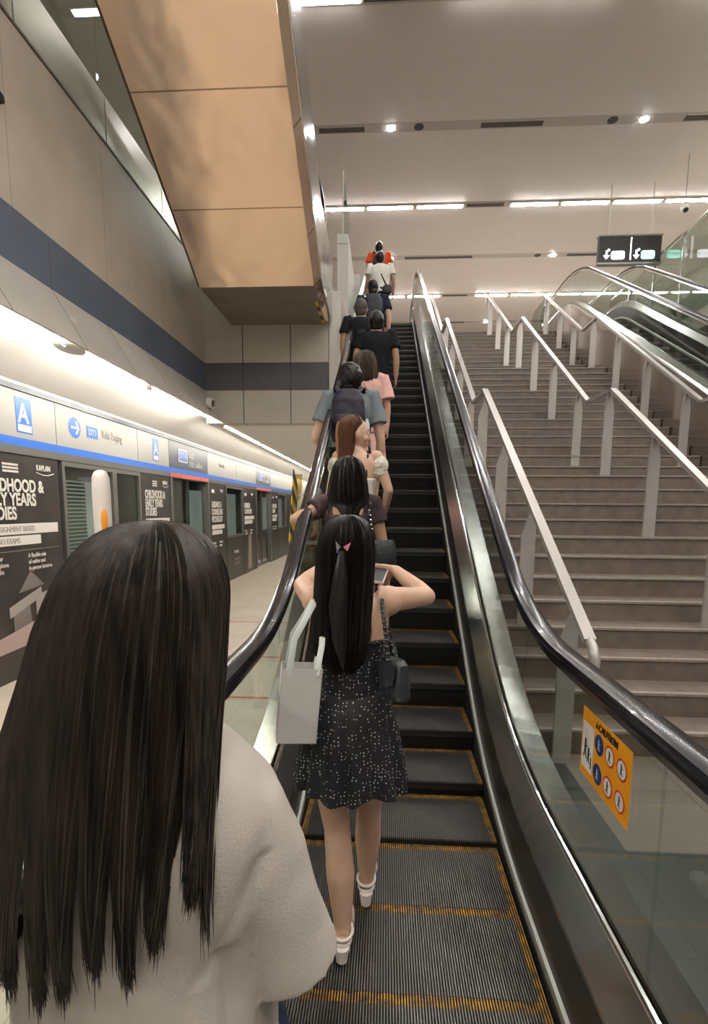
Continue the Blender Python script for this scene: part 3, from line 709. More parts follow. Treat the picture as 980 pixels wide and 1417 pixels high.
# header graphics
def plate_a(y, w=.20):
    a = MB().box(.0, .004, y, y+w, ST1+.05, HT-.09).build('platform_letter_plate', 'blue', pz)
    place_text('A', .26, (.006, y+.022, ST1+.15), (0,1,0), (0,0,1), 'poster_white', a, squeeze=.85, bold=.005)
    MB().box(.004, .006, y+.015, y+w-.015, ST1+.065, ST1+.13).build('plate_bar', 'poster_white', a)
plate_a(4.86, .22); plate_a(7.78, .20); plate_a(1.8)
ar = MB().disc((.003, 5.80, 2.53), (0,.115,0), (0,0,.115), 28).build('arrow_disc', 'blue', pz)
MB().box(.004, .007, 5.73, 5.86, 2.518, 2.542).prism([(.004, 5.80, 2.60), (.004, 5.835, 2.60), (.004, 5.885, 2.53), (.004, 5.835, 2.46), (.004, 5.80, 2.46), (.004, 5.85, 2.53)], (.003,0,0)).build('arrow', 'poster_white', ar, fixn=True)
b1 = MB().box(.0, .005, 6.04, 6.27, 2.46, 2.59).build('line_badge', 'blue', pz)
place_text('DT1', .10, (.006, 6.07, 2.49), (0,1,0), (0,0,1), 'poster_white', b1, squeeze=.9)
place_text('Bukit Panjang', .15, (.003, 6.36, 2.49), (0,1,0), (0,0,1), 'text_grey', pz, squeeze=.62)
for d0 in (8.37, 14.05):
    b2 = MB().box(.0, .006, d0+.38, d0+.78, 2.42, 2.64).build('line_badge', 'poster_white', pz); MB().box(.006, .009, d0+.41, d0+.75, 2.44, 2.62).build('badge_face', 'blue', b2)
    place_text('DT14', .13, (.011, d0+.43, 2.485), (0,1,0), (0,0,1), 'poster_white', b2, squeeze=.9)
    place_text('Bugis', .18, (.003, d0+.85, 2.53), (0,1,0), (0,0,1), 'poster_white', pz, squeeze=.7); place_text('武吉士 பூகிஸ்', .12, (.003, d0+.85, 2.38), (0,1,0), (0,0,1), 'poster_white', pz, squeeze=.8)
place_text('Promenade', .12, (.003, 10.9, 2.5), (0,1,0), (0,0,1), 'text_grey', pz, squeeze=.7)
# train standing behind the doors
tr = empty('train', 'metro train side with pale windows behind the platform doors', 'train', (XPS-.45, 0, 0))
MB().box(-.1, 0, -3, 26, 0, 2.5).build('car_body', 'frame_grey', tr)
for k in range(14):
    y0 = -2 + k*2.05
    w_ = MB().box(0, .012, y0, y0+1.25, .95, 2.0).build('car_window', 'train_glow' if k not in (3,) else 'louver', tr)
for k in range(40): MB().box(.0, .03, 5.55, 6.65, .15+k*.048, .15+k*.048+.030).build('blind_slat', 'louver', tr)

# information totem on the platform
tt = empty('help_point', 'white rounded help point totem with an orange oval, behind the front woman', 'help point', (-2.06, 3.7, 0))
R = []
for z, w_, d_ in ((0,.06,.05), (.5,.06,.05), (1.2,.062,.05), (1.75,.066,.052), (1.86,.062,.05), (1.90,.045,.036), (1.915,.015,.012)):
    R.append([(w_*cos(a)*1.0, d_*sin(a), z) for a in [2*pi*k/20 for k in range(20)]])
MB().rings(R).build('totem_body', 'device_white', tt, True); MB().ell((.03, -.035, 1.55), (.026,.02,.10), 16, 10).build('orange_oval', 'orange', tt, True)
MB().box(-.16, -.03, -.02, .02, 1.83, 1.86).build('arm', 'steel', tt)

# ------------------------------------------------------------------ people
def skin(name, c): return mat(name, c, .45, 0, var=.05, vscale=6, sss=.12, spec=.4)
M['skin_light'] = skin('skin_light', (.62,.40,.29)); M['skin_mid'] = skin('skin_mid', (.48,.29,.19)); M['skin_tan'] = skin('skin_tan', (.30,.17,.11))
def hairmat(name, c, c2, rough=.32):
    return mat(name, c, rough, 0, vscale=90, col2=c2, stretch=(1,1,.03), spec=.35)
M['hair_black'] = hairmat('hair_black', (.006,.005,.005), (.018,.014,.012))
M['hair_front'] = hairmat('hair_front', (.010,.008,.007), (.045,.034,.026), .38)
M['hair_brown'] = hairmat('hair_brown', (.085,.032,.016), (.16,.07,.035), .45)
M['hair_blond'] = hairmat('hair_blond', (.38,.19,.07), (.55,.32,.14), .45)
M['hair_dusk'] = hairmat('hair_dusk', (.045,.03,.022), (.10,.07,.05), .5)
M['hair_grey'] = hairmat('hair_grey', (.045,.038,.032), (.10,.08,.065), .6)
def cloth(name, c, var=.08, bump=.25, bs=200, rough=.85): return mat(name, c, rough, 0, var=var, vscale=5, bump=bump, bscale=bs, spec=.2)
M['cream'] = cloth('cream_knit', (.50,.46,.41), .05, .2, 260)
M['black_cloth'] = cloth('black_cloth', (.012,.012,.014)); M['navy_cloth'] = cloth('navy_cloth', (.02,.025,.045)); M['grey_tee'] = cloth('grey_tee', (.20,.24,.26))
M['pink'] = cloth('pink_cloth', (.78,.46,.41)); M['white_cloth'] = cloth('white_cloth', (.70,.68,.62)); M['lace'] = cloth('dark_lace', (.075,.05,.055), .6, .8, 90)
M['orange_cloth'] = cloth('orange_cloth', (.75,.10,.03)); M['denim'] = cloth('denim', (.03,.04,.07)); M['puff'] = cloth('puff_white', (.74,.70,.60), .05, .9, 60)
M['bag_navy'] = mat('backpack_navy', (.018,.018,.035), .55, bump=.3, bscale=60); M['strap_black'] = mat('strap_black', (.012,.012,.014), .5)
M['leather'] = mat('black_leather', (.025,.03,.034), .35, bump=.6, bscale=50); M['paper'] = mat('white_paper', (.60,.585,.56), .6, var=.03, vscale=4)
M['ribbon'] = mat('ribbon', (.55,.60,.58), .35, spec=.6); M['shoe_white'] = mat('shoe_white', (.78,.70,.66), .4); M['silver'] = mat('silver', (.75,.75,.78), .2, 1)
M['clip_pink'] = mat('clip_pink', (.8,.25,.4), .2, .2); M['clip_blue'] = mat('clip_blue', (.12,.1,.7), .2, .2); M['shoe_dark'] = mat('shoe_dark', (.03,.03,.03), .5)
M['eye_white'] = mat('eye_white', (.75,.72,.7), .3); M['iris'] = mat('iris', (.02,.012,.01), .2); M['phone'] = mat('phone_case', (.66,.58,.53), .3); M['bottle'] = mat('bottle', (.65,.70,.70), .3); M['mask'] = mat('teal_item', (.25,.55,.58), .5)
def dots_mat():
    m = mat('polka_dress', (.009,.009,.012), .7); nt = m.node_tree; L = nt.links.new; b = nt.nodes['Principled BSDF']
    tc = nt.nodes.new('ShaderNodeTexCoord'); v = nt.nodes.new('ShaderNodeTexVoronoi'); v.inputs['Scale'].default_value = 78; v.inputs['Randomness'].default_value = .45
    L(tc.outputs['Object'], v.inputs['Vector']); r = nt.nodes.new('ShaderNodeValToRGB'); r.color_ramp.interpolation = 'CONSTANT'
    r.color_ramp.elements[0].color = (.55,.55,.55,1); r.color_ramp.elements[1].position = .20; r.color_ramp.elements[1].color = (.009,.009,.012,1)
    L(v.outputs['Distance'], r.inputs[0]); L(r.outputs[0], b.inputs['Base Color']); return m
M['polka'] = dots_mat()

def lerp(a, b, t): return a + (b-a)*t
def prof_at(P, t):
    """P: list of tuples, t in 0..1 along the list, catmull-rom"""
    n = len(P)-1; u = max(0, min(.99999, t))*n; i = int(u); f = u-i
    p0, p1, p2, p3 = P[max(i-1,0)], P[i], P[min(i+1,n)], P[min(i+2,n)]
    return tuple(.5*(2*b + (c-a)*f + (2*a-5*b+4*c-d)*f*f + (3*b-a-3*c+d)*f*f*f) for a, b, c, d in zip(p0, p1, p2, p3))
def ring(z, rx, ry, cx=0, cy=0, n=28, e=1.0):
    R = []
    for k in range(n):
        a = 2*pi*k/n; c, s_ = cos(a), sin(a)
        R.append(Vector((cx + rx*abs(c)**e*(1 if c > 0 else -1), cy + ry*abs(s_)**e*(1 if s_ > 0 else -1), z)))
    return R
def loft(mb, P, sub=3, e=1.0, n=28, cap=True):
    N = (len(P)-1)*sub; R = []
    for k in range(N+1):
        q = prof_at(P, k/N); q = tuple(q)+(0,)*(5-len(q)); R.append(ring(q[0], max(.004, q[1]), max(.004, q[2]), q[3], q[4], n, e))
    return mb.rings(R, cap)

def head_shape(mb, c, s, rot, sex):
    n, k = 32, 22; R = []
    def df(x, y, z):
        X, Y, Z = .074*x, .094*y, .117*z
        if z < 0:
            t = -z; X *= 1-.30*t**1.4; Y *= (1-.42*t) if y < 0 else (1-.08*t)
            Y += .012*t*t
        if y > .3 and -.1 < z < .25: Y -= .006*max(0, 1-abs(abs(x)-.38)/.25)   # eye sockets
        return c + rot @ (Vector((X, Y, Z))*s)
    for a in range(1, k):
        ph = pi*a/k; R.append([df(sin(ph)*cos(2*pi*b/n), sin(ph)*sin(2*pi*b/n), -cos(ph)) for b in range(n)])
    mb.rings(R, True)
    e = lambda p, r, q=None: mb.ell(c + rot @ (Vector(p)*s), tuple(v*s for v in r), 12, 8, rot=(rot @ q if q else rot))
    e((0,.098,-.018), (.010,.014,.024)); e((0,.106,-.032), (.014,.011,.010))          # nose
    e((0,.087,-.062), (.024,.010,.007)); e((0,.085,-.073), (.020,.010,.007)); e((0,.080,-.098), (.022,.016,.014))
    for q in (-1, 1):
        e((q*.030,.080,.026), (.020,.010,.006)); e((q*.076,-.004,-.006), (.009,.019,.030), Matrix.Rotation(.35*q, 3, 'Z')); e((q*.045,.06,-.03), (.022,.022,.022))
def hand(mb, w, d, nrm, s=1.0, curl=.5, side=1, spread=.10, thumb=.6):
    """w wrist point, d direction of the palm, nrm palm normal, side +1 thumb on cross(d,nrm)"""
    w = Vector(w); d = Vector(d).normalized(); nrm = Vector(nrm); nrm = (nrm - d*nrm.dot(d)).normalized(); u = d.cross(nrm)*side
    R = []
    for t, hw, th in ((-.01,.024,.019), (.015,.028,.017), (.045,.038,.015), (.075,.041,.013), (.092,.037,.010)):
        R.append([w + d*t*s + (u*hw*cos(a) + nrm*th*sin(a))*s for a in [2*pi*k/14 for k in range(14)]])
    mb.rings(R)
    for i, (off, L, r) in enumerate(((.029,.070,.0088), (.010,.079,.0090), (-.009,.073,.0086), (-.027,.057,.0076))):
        p = w + (d*.080 + u*off)*s; dd = (d + u*(off*3*spread)).normalized(); pts = [p - dd*.02*s, p]; rr = [r*1.05, r*1.05]; a = 0
        for q, f in enumerate((.45, .30, .25)):
            a += curl*(.9 if q == 0 else 1.1 if q == 1 else .7); dir_ = dd*cos(a) + nrm*sin(a); p = p + dir_*L*f*s; pts.append(p); rr.append(r*(1-.10*(q+1)))
        mb.tube(pts, [x*s for x in rr], 8)
    p = w + (d*.020 + u*.024)*s; dd = (d*.75 + u*.75 + nrm*.25).normalized(); pts = [p - dd*.01*s, p]; rr = [.013, .0125]
    for q, (L, a) in enumerate(((.036, 0), (.030, thumb*.6), (.024, thumb))):
        di = (dd*cos(a) + (d*.5 + nrm*.8 - u*.3).normalized()*sin(a)).normalized(); p = p + di*L*s; pts.append(p); rr.append((.011, .010, .0082)[q])
    mb.tube(pts, [x*s for x in rr], 8)

class Person:
    def __init__(s, label, x, y, top, foot, wf=1.0, sex='f', rz=0.0, hx=0.0, hy=0.0, hyaw=0.0, htilt=0.0, group=None, tz=1.0, hs=1.0):
        s.tz = tz; s.e = empty('person', label, 'person', (x, y, foot), rz, group); s.h = top-foot; s.k = s.h/1.70; s.wf = wf; s.sex = sex
        k = s.k; s.hk = (.5*(k+1)*1.03 if k < 1.15 else k)*hs; s.hc = Vector((hx, hy+.012, s.h - .117*s.hk - .008)); s.hrot = Matrix.Rotation(-hyaw, 3, 'Z') @ Matrix.Rotation(htilt, 3, 'X')
        f = sex == 'f'
        s.sz = (1.385 if f else 1.405)*k*tz; s.sx = (.155 if f else .185)*k*wf; s.J = {}
    def torso(s, g=0.0, z0=.84, z1=1.50, bust=True):
        k, w = s.k, s.wf
        if s.sex == 'f': P = [(.80,.150,.105), (.86,.168,.118), (.94,.170,.120), (1.04,.128,.092), (1.12,.126,.09), (1.22,.145,.10), (1.32,.158,.098), (1.375,.148,.080), (1.415,.085,.062), (1.45,.052,.052), (1.52,.048,.052)]
        else: P = [(.80,.150,.105), (.88,.162,.112), (.98,.155,.108), (1.08,.150,.104), (1.18,.168,.112), (1.28,.188,.118), (1.36,.186,.105), (1.405,.165,.085), (1.44,.095,.07), (1.475,.060,.060), (1.53,.056,.058)]
        out = []
        for z, rx, ry in P:
            if z0 <= z <= z1: out.append((z*k*lerp(1, s.tz, max(0, min(1, (z-.9)/.4))), (rx*w+g)*k if z < 1.43 else rx*k+g, ry*k*(.5+.5*w)+g, (s.hc.x*.5*max(0, z-1.2)/.3), 0))
        return out
    def leg_pts(s, q, foot=(0,0), lift=0.0):
        k = s.k; x = q*.088*k*s.wf
        return [Vector((x, 0, .90*k)), Vector((x*1.02, .01, .70*k)), Vector((x*.98+foot[0]*.5, .015+foot[1]*.5, .47*k+lift*.5)), Vector((x*.97+foot[0]*.8, -.005+foot[1]*.8, .30*k+lift*.8)), Vector((x*.95+foot[0], -.02+foot[1], .085*k+lift))]
    def body(s, m, arms, voxel=.010, feet=((0,0),(0,0)), lifts=(0,0), heel=0.0, barefoot_only=False, legs=True):
        mb = MB(); k = s.k
        loft(mb, s.torso(), 3)
        hb = s.hc + s.hrot @ Vector((0, -.012, -.07)); nb = Vector((s.hc.x*.5, -.002, 1.40*k*s.tz))
        mb.tube([nb, nb.lerp(hb, .5)+Vector((0,-.004,0)), hb, hb+Vector((0,0,.06))], [.060*k, .051*k, .052*k, .05*k] if s.sex == 'f' else [.068*k, .060*k, .060*k, .055*k], 18)
        head_shape(mb, s.hc, s.hk, s.hrot, s.sex)
        for q, (ft, lf) in zip((-1, 1), zip(feet, lifts)):
            P = s.leg_pts(q, ft, lf); r = [.088, .076, .052, .056, .032]
            if s.sex == 'm': r = [.090, .078, .056, .058, .037]
            PP = []; RR = []
            for i in range(4):
                for t in (0, .34, .67): PP.append(P[i].lerp(P[i+1], t)); RR.append(lerp(r[i], r[i+1], t)*k)
            PP.append(P[4]); RR.append(r[4]*k)
            if legs: mb.tube(PP, RR, 18)
            a = P[4]; hz = lf + heel; z0 = lf
            mb.tube([a+Vector((0,0,.02)), a+Vector((0,-.012,-.03)), Vector((a.x, a.y-.018, hz+.030))], [.032*k, .031*k, .030*k], 14)
            mb.tube([Vector((a.x, a.y-.030, hz+.030)), Vector((a.x, a.y+.03, hz+.042)), Vector((a.x+q*.004, a.y+.10, lerp(hz, z0, .7)+.034)), Vector((a.x+q*.008, a.y+.15, z0+.026)), Vector((a.x+q*.010, a.y+.195, z0+.022))], [.026*k, .036*k, .038*k, .038*k, .024*k], 14, .62, side=(1,0,0))
            s.J['ankle%d' % q] = a
        for q in (-1, 1):
            A = arms[0 if q < 0 else 1]
            sh = Vector((q*s.sx, 0, s.sz)); el, wr = Vector(A['e']), Vector(A['w'])
            ra = (.050, .043, .036, .037, .024) if s.sex == 'f' else (.058, .052, .043, .043, .029)
            rr = [x*k for x in ra]
            mb.ell(sh + Vector((-q*.006,0,-.004)), (.056*k,.056*k,.058*k), 14, 10)
            mb.tube([sh+Vector((-q*.05*k,0,.01)), sh, sh.lerp(el,.33), sh.lerp(el,.7), el], [rr[0]*.9, rr[0], rr[1]*1.04, rr[1]*.93, rr[2]], 16)
            mb.ell(el, (rr[2],)*3, 12, 8)
            mb.tube([el, el.lerp(wr,.25), el.lerp(wr,.6), wr], [rr[2], rr[3]*1.03, rr[3]*.85, rr[4]], 16)
            hd = Vector(A.get('d', wr-el)); hn = Vector(A.get('n', (0,1,0)))
            hand(mb, wr, hd, hn, (.97 if s.sex == 'f' else 1.06)*min(k, 1.08), A.get('curl', .5), A.get('side', q), thumb=A.get('thumb', .6))
            s.J['sh%d' % q], s.J['el%d' % q], s.J['wr%d' % q] = sh, el, wr
        s.b = remesh(mb, 'body', m, s.e, voxel, 3); return s
    def hair_solid(s, m, P, voxel=.010, amp=.002, name='hair', rot=True):
        mb = MB(); R = []; N = (len(P)-1)*4
        for i in range(N+1):
            q = prof_at(P, i/N); r = ring(q[0], max(.006, q[1]), max(.006, q[2]), q[3], q[4], 40)
            R.append([s.hc + (s.hrot @ (v*s.hk) if rot else v*s.hk) for v in r])
        mb.rings(R)
        def dp(c): 
            a = math.atan2(c.x - s.hc.x, c.y - s.hc.y); return amp*(sin(a*23 + 3*noise.noise(c*6)) + noise.noise(Vector((c.x*30, c.y*30, c.z*4))))
        s.hr = remesh(mb, name, m, s.e, voxel, 3, dp); return s
    def short_hair(s, m, r=(.084,.102,.108), c=(0,-.012,.022), voxel=.009, amp=.003, fringe=False):
        mb = MB(); mb.ell(s.hc + s.hrot @ (Vector(c)*s.hk), tuple(v*s.hk for v in r), 28, 18, rot=s.hrot)
        mb.ell(s.hc + s.hrot @ (Vector((0, -.045, -.035))*s.hk), (.066*s.hk, .048*s.hk, .065*s.hk), 20, 12, rot=s.hrot)
        dp = lambda q: amp*(1.2*noise.noise(q*45) + noise.noise(q*110))
        s.hr = remesh(mb, 'hair', m, s.e, voxel, 2, dp); return s
    def strands(s, m, P, n, r=.0016, out=.004, tmin=.9, tmax=1.02, segs=16, tips=None, tipw=.5, wav=.006, t0=0.0, name='hair_strands', az=(0, 2*pi), rot=True, parent=None, jit=.35):
        mb = MB(); rnd = random.Random(n)
        for i in range(n):
            a = rnd.uniform(*az); te = rnd.uniform(tmin, tmax); ph = rnd.uniform(0, 6.3); am = rnd.gauss(0, 1); o = rnd.uniform(.2, 1)*out; ts = t0 + (rnd.random()*.25 if rnd.random() < .4 else 0)
            pts = []; rr = []; tip = None
            if tips:
                q = prof_at(P, .6); x6 = q[3] + q[1]*cos(a)
                tip = min(tips, key=lambda T: abs(T[0] - x6 + rnd.gauss(0, .008)))
                te = rnd.uniform(.93, 1.0)*max(.6, min(1, tip[2]/-.485))**.9; tj = Vector((rnd.gauss(0,.005), rnd.gauss(0,.004), rnd.gauss(0,.018)))
            for j in range(segs+1):
                t = ts + (te-ts)*j/segs; q = prof_at(P, min(t, 1)); aa = a + am*wav*sin(t*5+ph)*3
                rx, ry = max(.002, q[1])+o, max(.002, q[2])+o
                v = Vector((q[3]+rx*cos(aa), q[4]+ry*sin(aa), q[0] - max(0, t-1)*.3))
                v += Vector((am*wav*.4*sin(t*7+ph), 0, 0))
                if tip:
                    w_ = max(0, (t/te - tipw)/(1-tipw)); w_ = w_*w_*(3-2*w_)
                    v = v.lerp(Vector(tip) + tj, w_*.97)
                v = s.hc + (s.hrot @ (v*s.hk) if rot else v*s.hk)
                pts.append(v); rr.append(r*(1 if j < segs*.7 else max(.12, 1-(j-segs*.7)/(segs*.3))))
            mb.tube(pts, rr, 3, cap=False)
        return mb.build(name, m, parent or s.e, True)
    def top(s, m, g=.014, z0=.84, sleeve=.55, sg=.018, voxel=.010, name='shirt', amp=.004, z1=1.425, flare=0.0):
        mb = MB(); k = s.k; T = s.torso(g, z0-.01, z1)
        T = [(z, rx+flare*max(0, (1.1*k-z)), ry+flare*max(0, (1.1*k-z)), cx, cy) for z, rx, ry, cx, cy in T]
        loft(mb, T, 3)
        for q in (-1, 1):
            sh, el, wr = s.J['sh%d' % q], s.J['el%d' % q], s.J['wr%d' % q]
            if sleeve > 0:
                pts = [sh+Vector((-q*.06*k,0,.012)), sh+Vector((0,0,.004))]; rr = [.055*k+sg*.4, (.056 if s.sex == 'f' else .064)*k+sg*.5]
                L = min(1, sleeve)
                for t in (.3, .6, 1.0): pts.append(sh.lerp(el, t*L)); rr.append((.046 if s.sex == 'f' else .056)*k + sg*(.6+.5*t))
                if sleeve > 1:
                    for t in (.35, .7, 1.0): pts.append(el.lerp(wr, t*(sleeve-1))); rr.append(.038*k+sg)
                mb.tube(pts, rr, 18)
        def dp(c): return amp*(noise.noise(Vector((c.x*9+c.z*6, c.y*9, c.z*5))) + .6*noise.noise(c*18+Vector((3,1,2))))
        return remesh(mb, name, m, s.e, voxel, 3, dp)
    def trousers(s, m, zb=.10, zt=1.0, g=.014, name='trousers', voxel=.014, feet=((0,0),(0,0)), lifts=(0,0)):
        mb = MB(); k = s.k; loft(mb, s.torso(g+.002, .79, zt), 3)
        for q, ft, lf in zip((-1, 1), feet, lifts):
            P = s.leg_pts(q, ft, lf); pts = []; rr = []
            for i in range(4):
                for t in (0, .5):
                    p = P[i].lerp(P[i+1], t)
                    if p.z >= zb*k: pts.append(p); rr.append(lerp((.092,.082,.062,.062)[i], (.082,.062,.062,.052)[i], t)*k + g)
            mb.tube(pts, rr, 16)
        return remesh(mb, name, m, s.e, voxel, 3)
    def skirt(s, m, z_top, z_hem, r0, r1, folds=14, amp=.012, cx=0.0, name='skirt', parent=None, bell=1.5, ry=.8, n=160):
        mb = MB(); R = []
        for i in range(25):
            t = i/24; z = lerp(z_top, z_hem, t); r = r0 + (r1-r0)*(t**bell); row = []
            for kx in range(n):
                a = 2*pi*kx/n; f = amp*t*(sin(a*folds + 1.3*sin(a*3)) + .4*sin(a*folds*1.7+2))
                rr = r + f; zz = z + (t**3)*.012*sin(a*5+1) 
                row.append(Vector((cx + rr*cos(a), rr*ry*sin(a)*(1 if t > .2 else lerp(.82, 1, t/.2)), zz)))
            R.append(row)
        for row in reversed(R[3:]): # inner face, so the cloth has thickness
            c0 = Vector((cx, 0, row[0].z)); R.append([c0 + (p-c0)*.975 + Vector((0,0,.001)) for p in row])
        return mb.rings(R, True).build(name, m, parent or s.e, True, True)
    def shoes(s, m, h=.05):
        for q in (-1, 1):
            a = s.J['ankle%d' % q]; z = a.z - .085*s.k; mb = MB()
            mb.tube([Vector((a.x, a.y-.045, z+.040)), Vector((a.x, a.y+.02, z+.048)), Vector((a.x+q*.004, a.y+.10, z+.040)), Vector((a.x+q*.01, a.y+.17, z+.032)), Vector((a.x+q*.01, a.y+.225, z+.026))], [.034, .042, .046, .046, .026], 16, .8, side=(1,0,0))
            mb.box(a.x-.036, a.x+.040, a.y-.065, a.y+.215, z, z+.018)
            remesh(mb, 'shoe', m, s.e, .008, 2)
def eyes(p):
    for q in (-1, 1):
        c = p.hc + p.hrot @ (Vector((q*.030, .080, .010))*p.hk)
        e = MB().ell(c, (.0115*p.hk,)*3, 12, 8).build('eye', 'eye_white', p.e, True); MB().ell(c + p.hrot @ Vector((0,.0085,0)), (.0055,)*3, 10, 6).build('iris', 'iris', e, True)
    b = MB()
    for q in (-1, 1): b.tube([p.hc + p.hrot @ (Vector((q*x, y, z))*p.hk) for x, y, z in ((.014,.088,.028), (.030,.088,.034), (.046,.074,.030))], [.002,.003,.0015], 6)
    b.build('eyebrows', 'hair_dusk', p.e, True)
    b = MB().ell(p.hc + p.hrot @ (Vector((0,.0935,-.066))*p.hk), (.021*p.hk, .006, .007), 14, 8, rot=p.hrot); b.build('lips', 'clip_pink', p.e, True)
def side_arm(p, q, out=.03, fwd=.06, down=1.0, curl=.6):
    k = p.k; sh = Vector((q*p.sx, 0, p.sz)); el = sh + Vector((q*out, -.01, -.28*k*down)); wr = el + Vector((q*.0, fwd, -.24*k*down))
    return dict(e=el, w=wr, n=(-q, 0, 0), curl=curl, side=1 if q > 0 else 1)
def tread(y):
    b = None
    for yy, zz in STEPS:
        if yy <= y: b = (yy, zz)
    return b if y < YT+.5 else (y, ZT)

# ---- P2: woman in the polka-dot dress
FZ = 0.0
p2 = Person('woman from behind in black polka-dot strapless dress with waist-long hair, hands raised', -.115, 1.84, 1.630, 0.0, .92, 'f', hx=-.02, hy=.0)
aL = dict(e=(-.205,.15,1.352), w=(-.11,.31,1.425), d=(.9,.1,.25), n=(0,-.2,-1), curl=.5, side=1)
aR = dict(e=(.275,.10,1.325), w=(.160,.25,1.405), d=(-1,.12,-.05), n=(.1,-.9,-.6), curl=.45, side=-1, thumb=.3)
p2.body('skin_light', (aL, aR), .0058, ((.055,-.07), (-.015,.21)), (0, .0), .055)
mb = MB(); loft(mb, [(.88,.152,.118), (.92,.140,.110), (.97,.124,.098), (1.03,.116,.090), (1.10,.118,.092), (1.16,.127,.100), (1.195,.131,.104)], 4)
bod = remesh(mb, 'dress', 'polka', p2.e, .007, 3, lambda c: .003*noise.noise(Vector((c.x*20, c.y*20, c.z*50))))
p2.skirt('polka', 1.0, .628, .127, .208, 13, .016, -.002, 'dress_skirt', bell=.62)
MB().tube([Vector((.127*cos(a), .100*sin(a), 1.186 + .003*sin(a*30))) for a in [2*pi*k/120 for k in range(121)]], .006, 8).build('dress_ruffle', 'polka', p2.e, True)
HP2 = [(.124,.004,.004,0,-.005), (.118,.035,.04,0,-.008), (.095,.068,.078,0,-.012), (.05,.088,.100,0,-.018), (0,.095,.100,0,-.025), (-.06,.096,.088,-.002,-.035), (-.14,.096,.070,-.005,-.055), (-.22,.098,.055,-.010,-.072), (-.28,.099,.046,-.014,-.085), (-.34,.090,.038,-.014,-.090), (-.385,.070,.028,-.008,-.092), (-.42,.035,.016,.0,-.092)]
p2.hair_solid('hair_black', HP2, .008, .0025)
p2.strands('hair_black', HP2, 1300, .0014, .005, .86, 1.03, 22)
# gathered half-up lock
lk = [Vector((-.006,-.112,.030)), Vector((-.008,-.128,.0)), Vector((-.012,-.135,-.08)), Vector((-.02,-.140,-.18)), Vector((-.012,-.140,-.30)), Vector((0,-.135,-.40))]
MB().tube([p2.hc+v for v in lk], [.010,.012,.024,.030,.026,.004], 14, .5, side=(1,0,0)).build('hair_lock', 'hair_black', p2.e, True)
cl = MB(); c0 = p2.hc + Vector((-.006,-.130,.020))
cl.prism([c0+Vector((.004,0,0)), c0+Vector((.030,0,.016)), c0+Vector((.018,0,-.014))], (0,-.004,0)).build('hair_clip', 'clip_pink', p2.e, fixn=True)
MB().prism([c0+Vector((-.004,0,0)), c0+Vector((-.022,0,.020)), c0+Vector((-.018,0,-.016))], (0,-.004,0)).build('hair_clip', 'silver', p2.e, fixn=True)
MB().ell(c0+Vector((-.016,-.003,-.018)), (.004,.003,.004), 10, 6).build('clip_bead', 'clip_blue', p2.e)
for q in (-1, 1):
    a = p2.J['ankle%d' % q]; z = a.z-.085*p2.k
    sh = MB(); sh.tube([Vector((a.x, a.y-.052, z+.010)), Vector((a.x, a.y-.050, z+.062))], [.021,.027], 14); sh.box(a.x-.026, a.x+.028, a.y-.058, a.y+.03, z+.050, z+.062)
    sh.prism([Vector((a.x-.028, a.y+.02, z+.062)), Vector((a.x-.030, a.y+.10, z+.012)), Vector((a.x-.030, a.y+.21, z+.002)), Vector((a.x-.030, a.y+.21, z+.0)), Vector((a.x-.030, a.y+.09, z+.0)), Vector((a.x-.028, a.y+.02, z+.048))], (.062,0,0))
    sh.build('shoe_sole', 'shoe_white', p2.e, True, True)
    up = MB(); up.tube([Vector((a.x, a.y+.09, z+.036)), Vector((a.x+q*.006, a.y+.14, z+.032)), Vector((a.x+q*.008, a.y+.19, z+.026)), Vector((a.x+q*.008, a.y+.222, z+.018))], [.037,.041,.036,.016], 16, .75, side=(1,0,0)).build('shoe_upper', 'shoe_white', p2.e, True)
    MB().tube([Vector((a.x + .037*cos(t), a.y-.012 + .040*sin(t), z+.098 + .010*sin(t))) for t in [2*pi*k/24 for k in range(25)]], .0055, 8, side=(0,0,1)).build('ankle_strap', 'shoe_white', p2.e, True)
    MB().tube([Vector((a.x + .033*cos(t), a.y-.018 + .036*sin(t), z+.070 + .004*sin(t))) for t in [pi + pi*k/12 for k in range(13)]], .009, 8, .4, side=(0,0,1)).build('heel_strap', 'shoe_white', p2.e, True)
# phone, paper bag, chain bag of P2
ph = empty('phone', 'pale phone held in the right hand of the woman in the polka-dot dress', 'phone', (-.035, 2.045, 1.398)); ph.rotation_euler = (radians(20), radians(8), radians(-8))
MB().box(-.045, .045, -.075, .075, -.0045, .0045).build('phone_body', 'phone', ph); MB().box(-.041, .041, -.070, .070, .0045, .0052).build('screen', 'black', ph)
pb = empty('paper_bag', 'white paper shopping bag hanging by ribbons from the left elbow', 'bag', (-.300, 1.705, .855)); pb.rotation_euler = (0, radians(5), radians(14))
w2, d2, hh = .068, .042, .262
bg = MB()
for (p, q) in (((-w2,-d2), (w2,-d2)), ((w2,-d2), (w2,d2)), ((w2,d2), (-w2,d2)), ((-w2,d2), (-w2,-d2))):
    nx, ny = q[1]-p[1], -(q[0]-p[0]); l = math.hypot(nx, ny); nx, ny = nx/l*-.0015, ny/l*-.0015
    bg.prism([(p[0],p[1],0), (q[0],q[1],0), (q[0],q[1],hh), (p[0],p[1],hh)], (nx, ny, 0))
bg.box(-w2, w2, -d2, d2, 0, .002); bg.build('bag_body', 'paper', pb, fixn=True)
MB().box(-w2+.003, w2-.003, -d2+.003, d2-.003, .20, .215).build('bag_lining', 'poster_dim', pb)
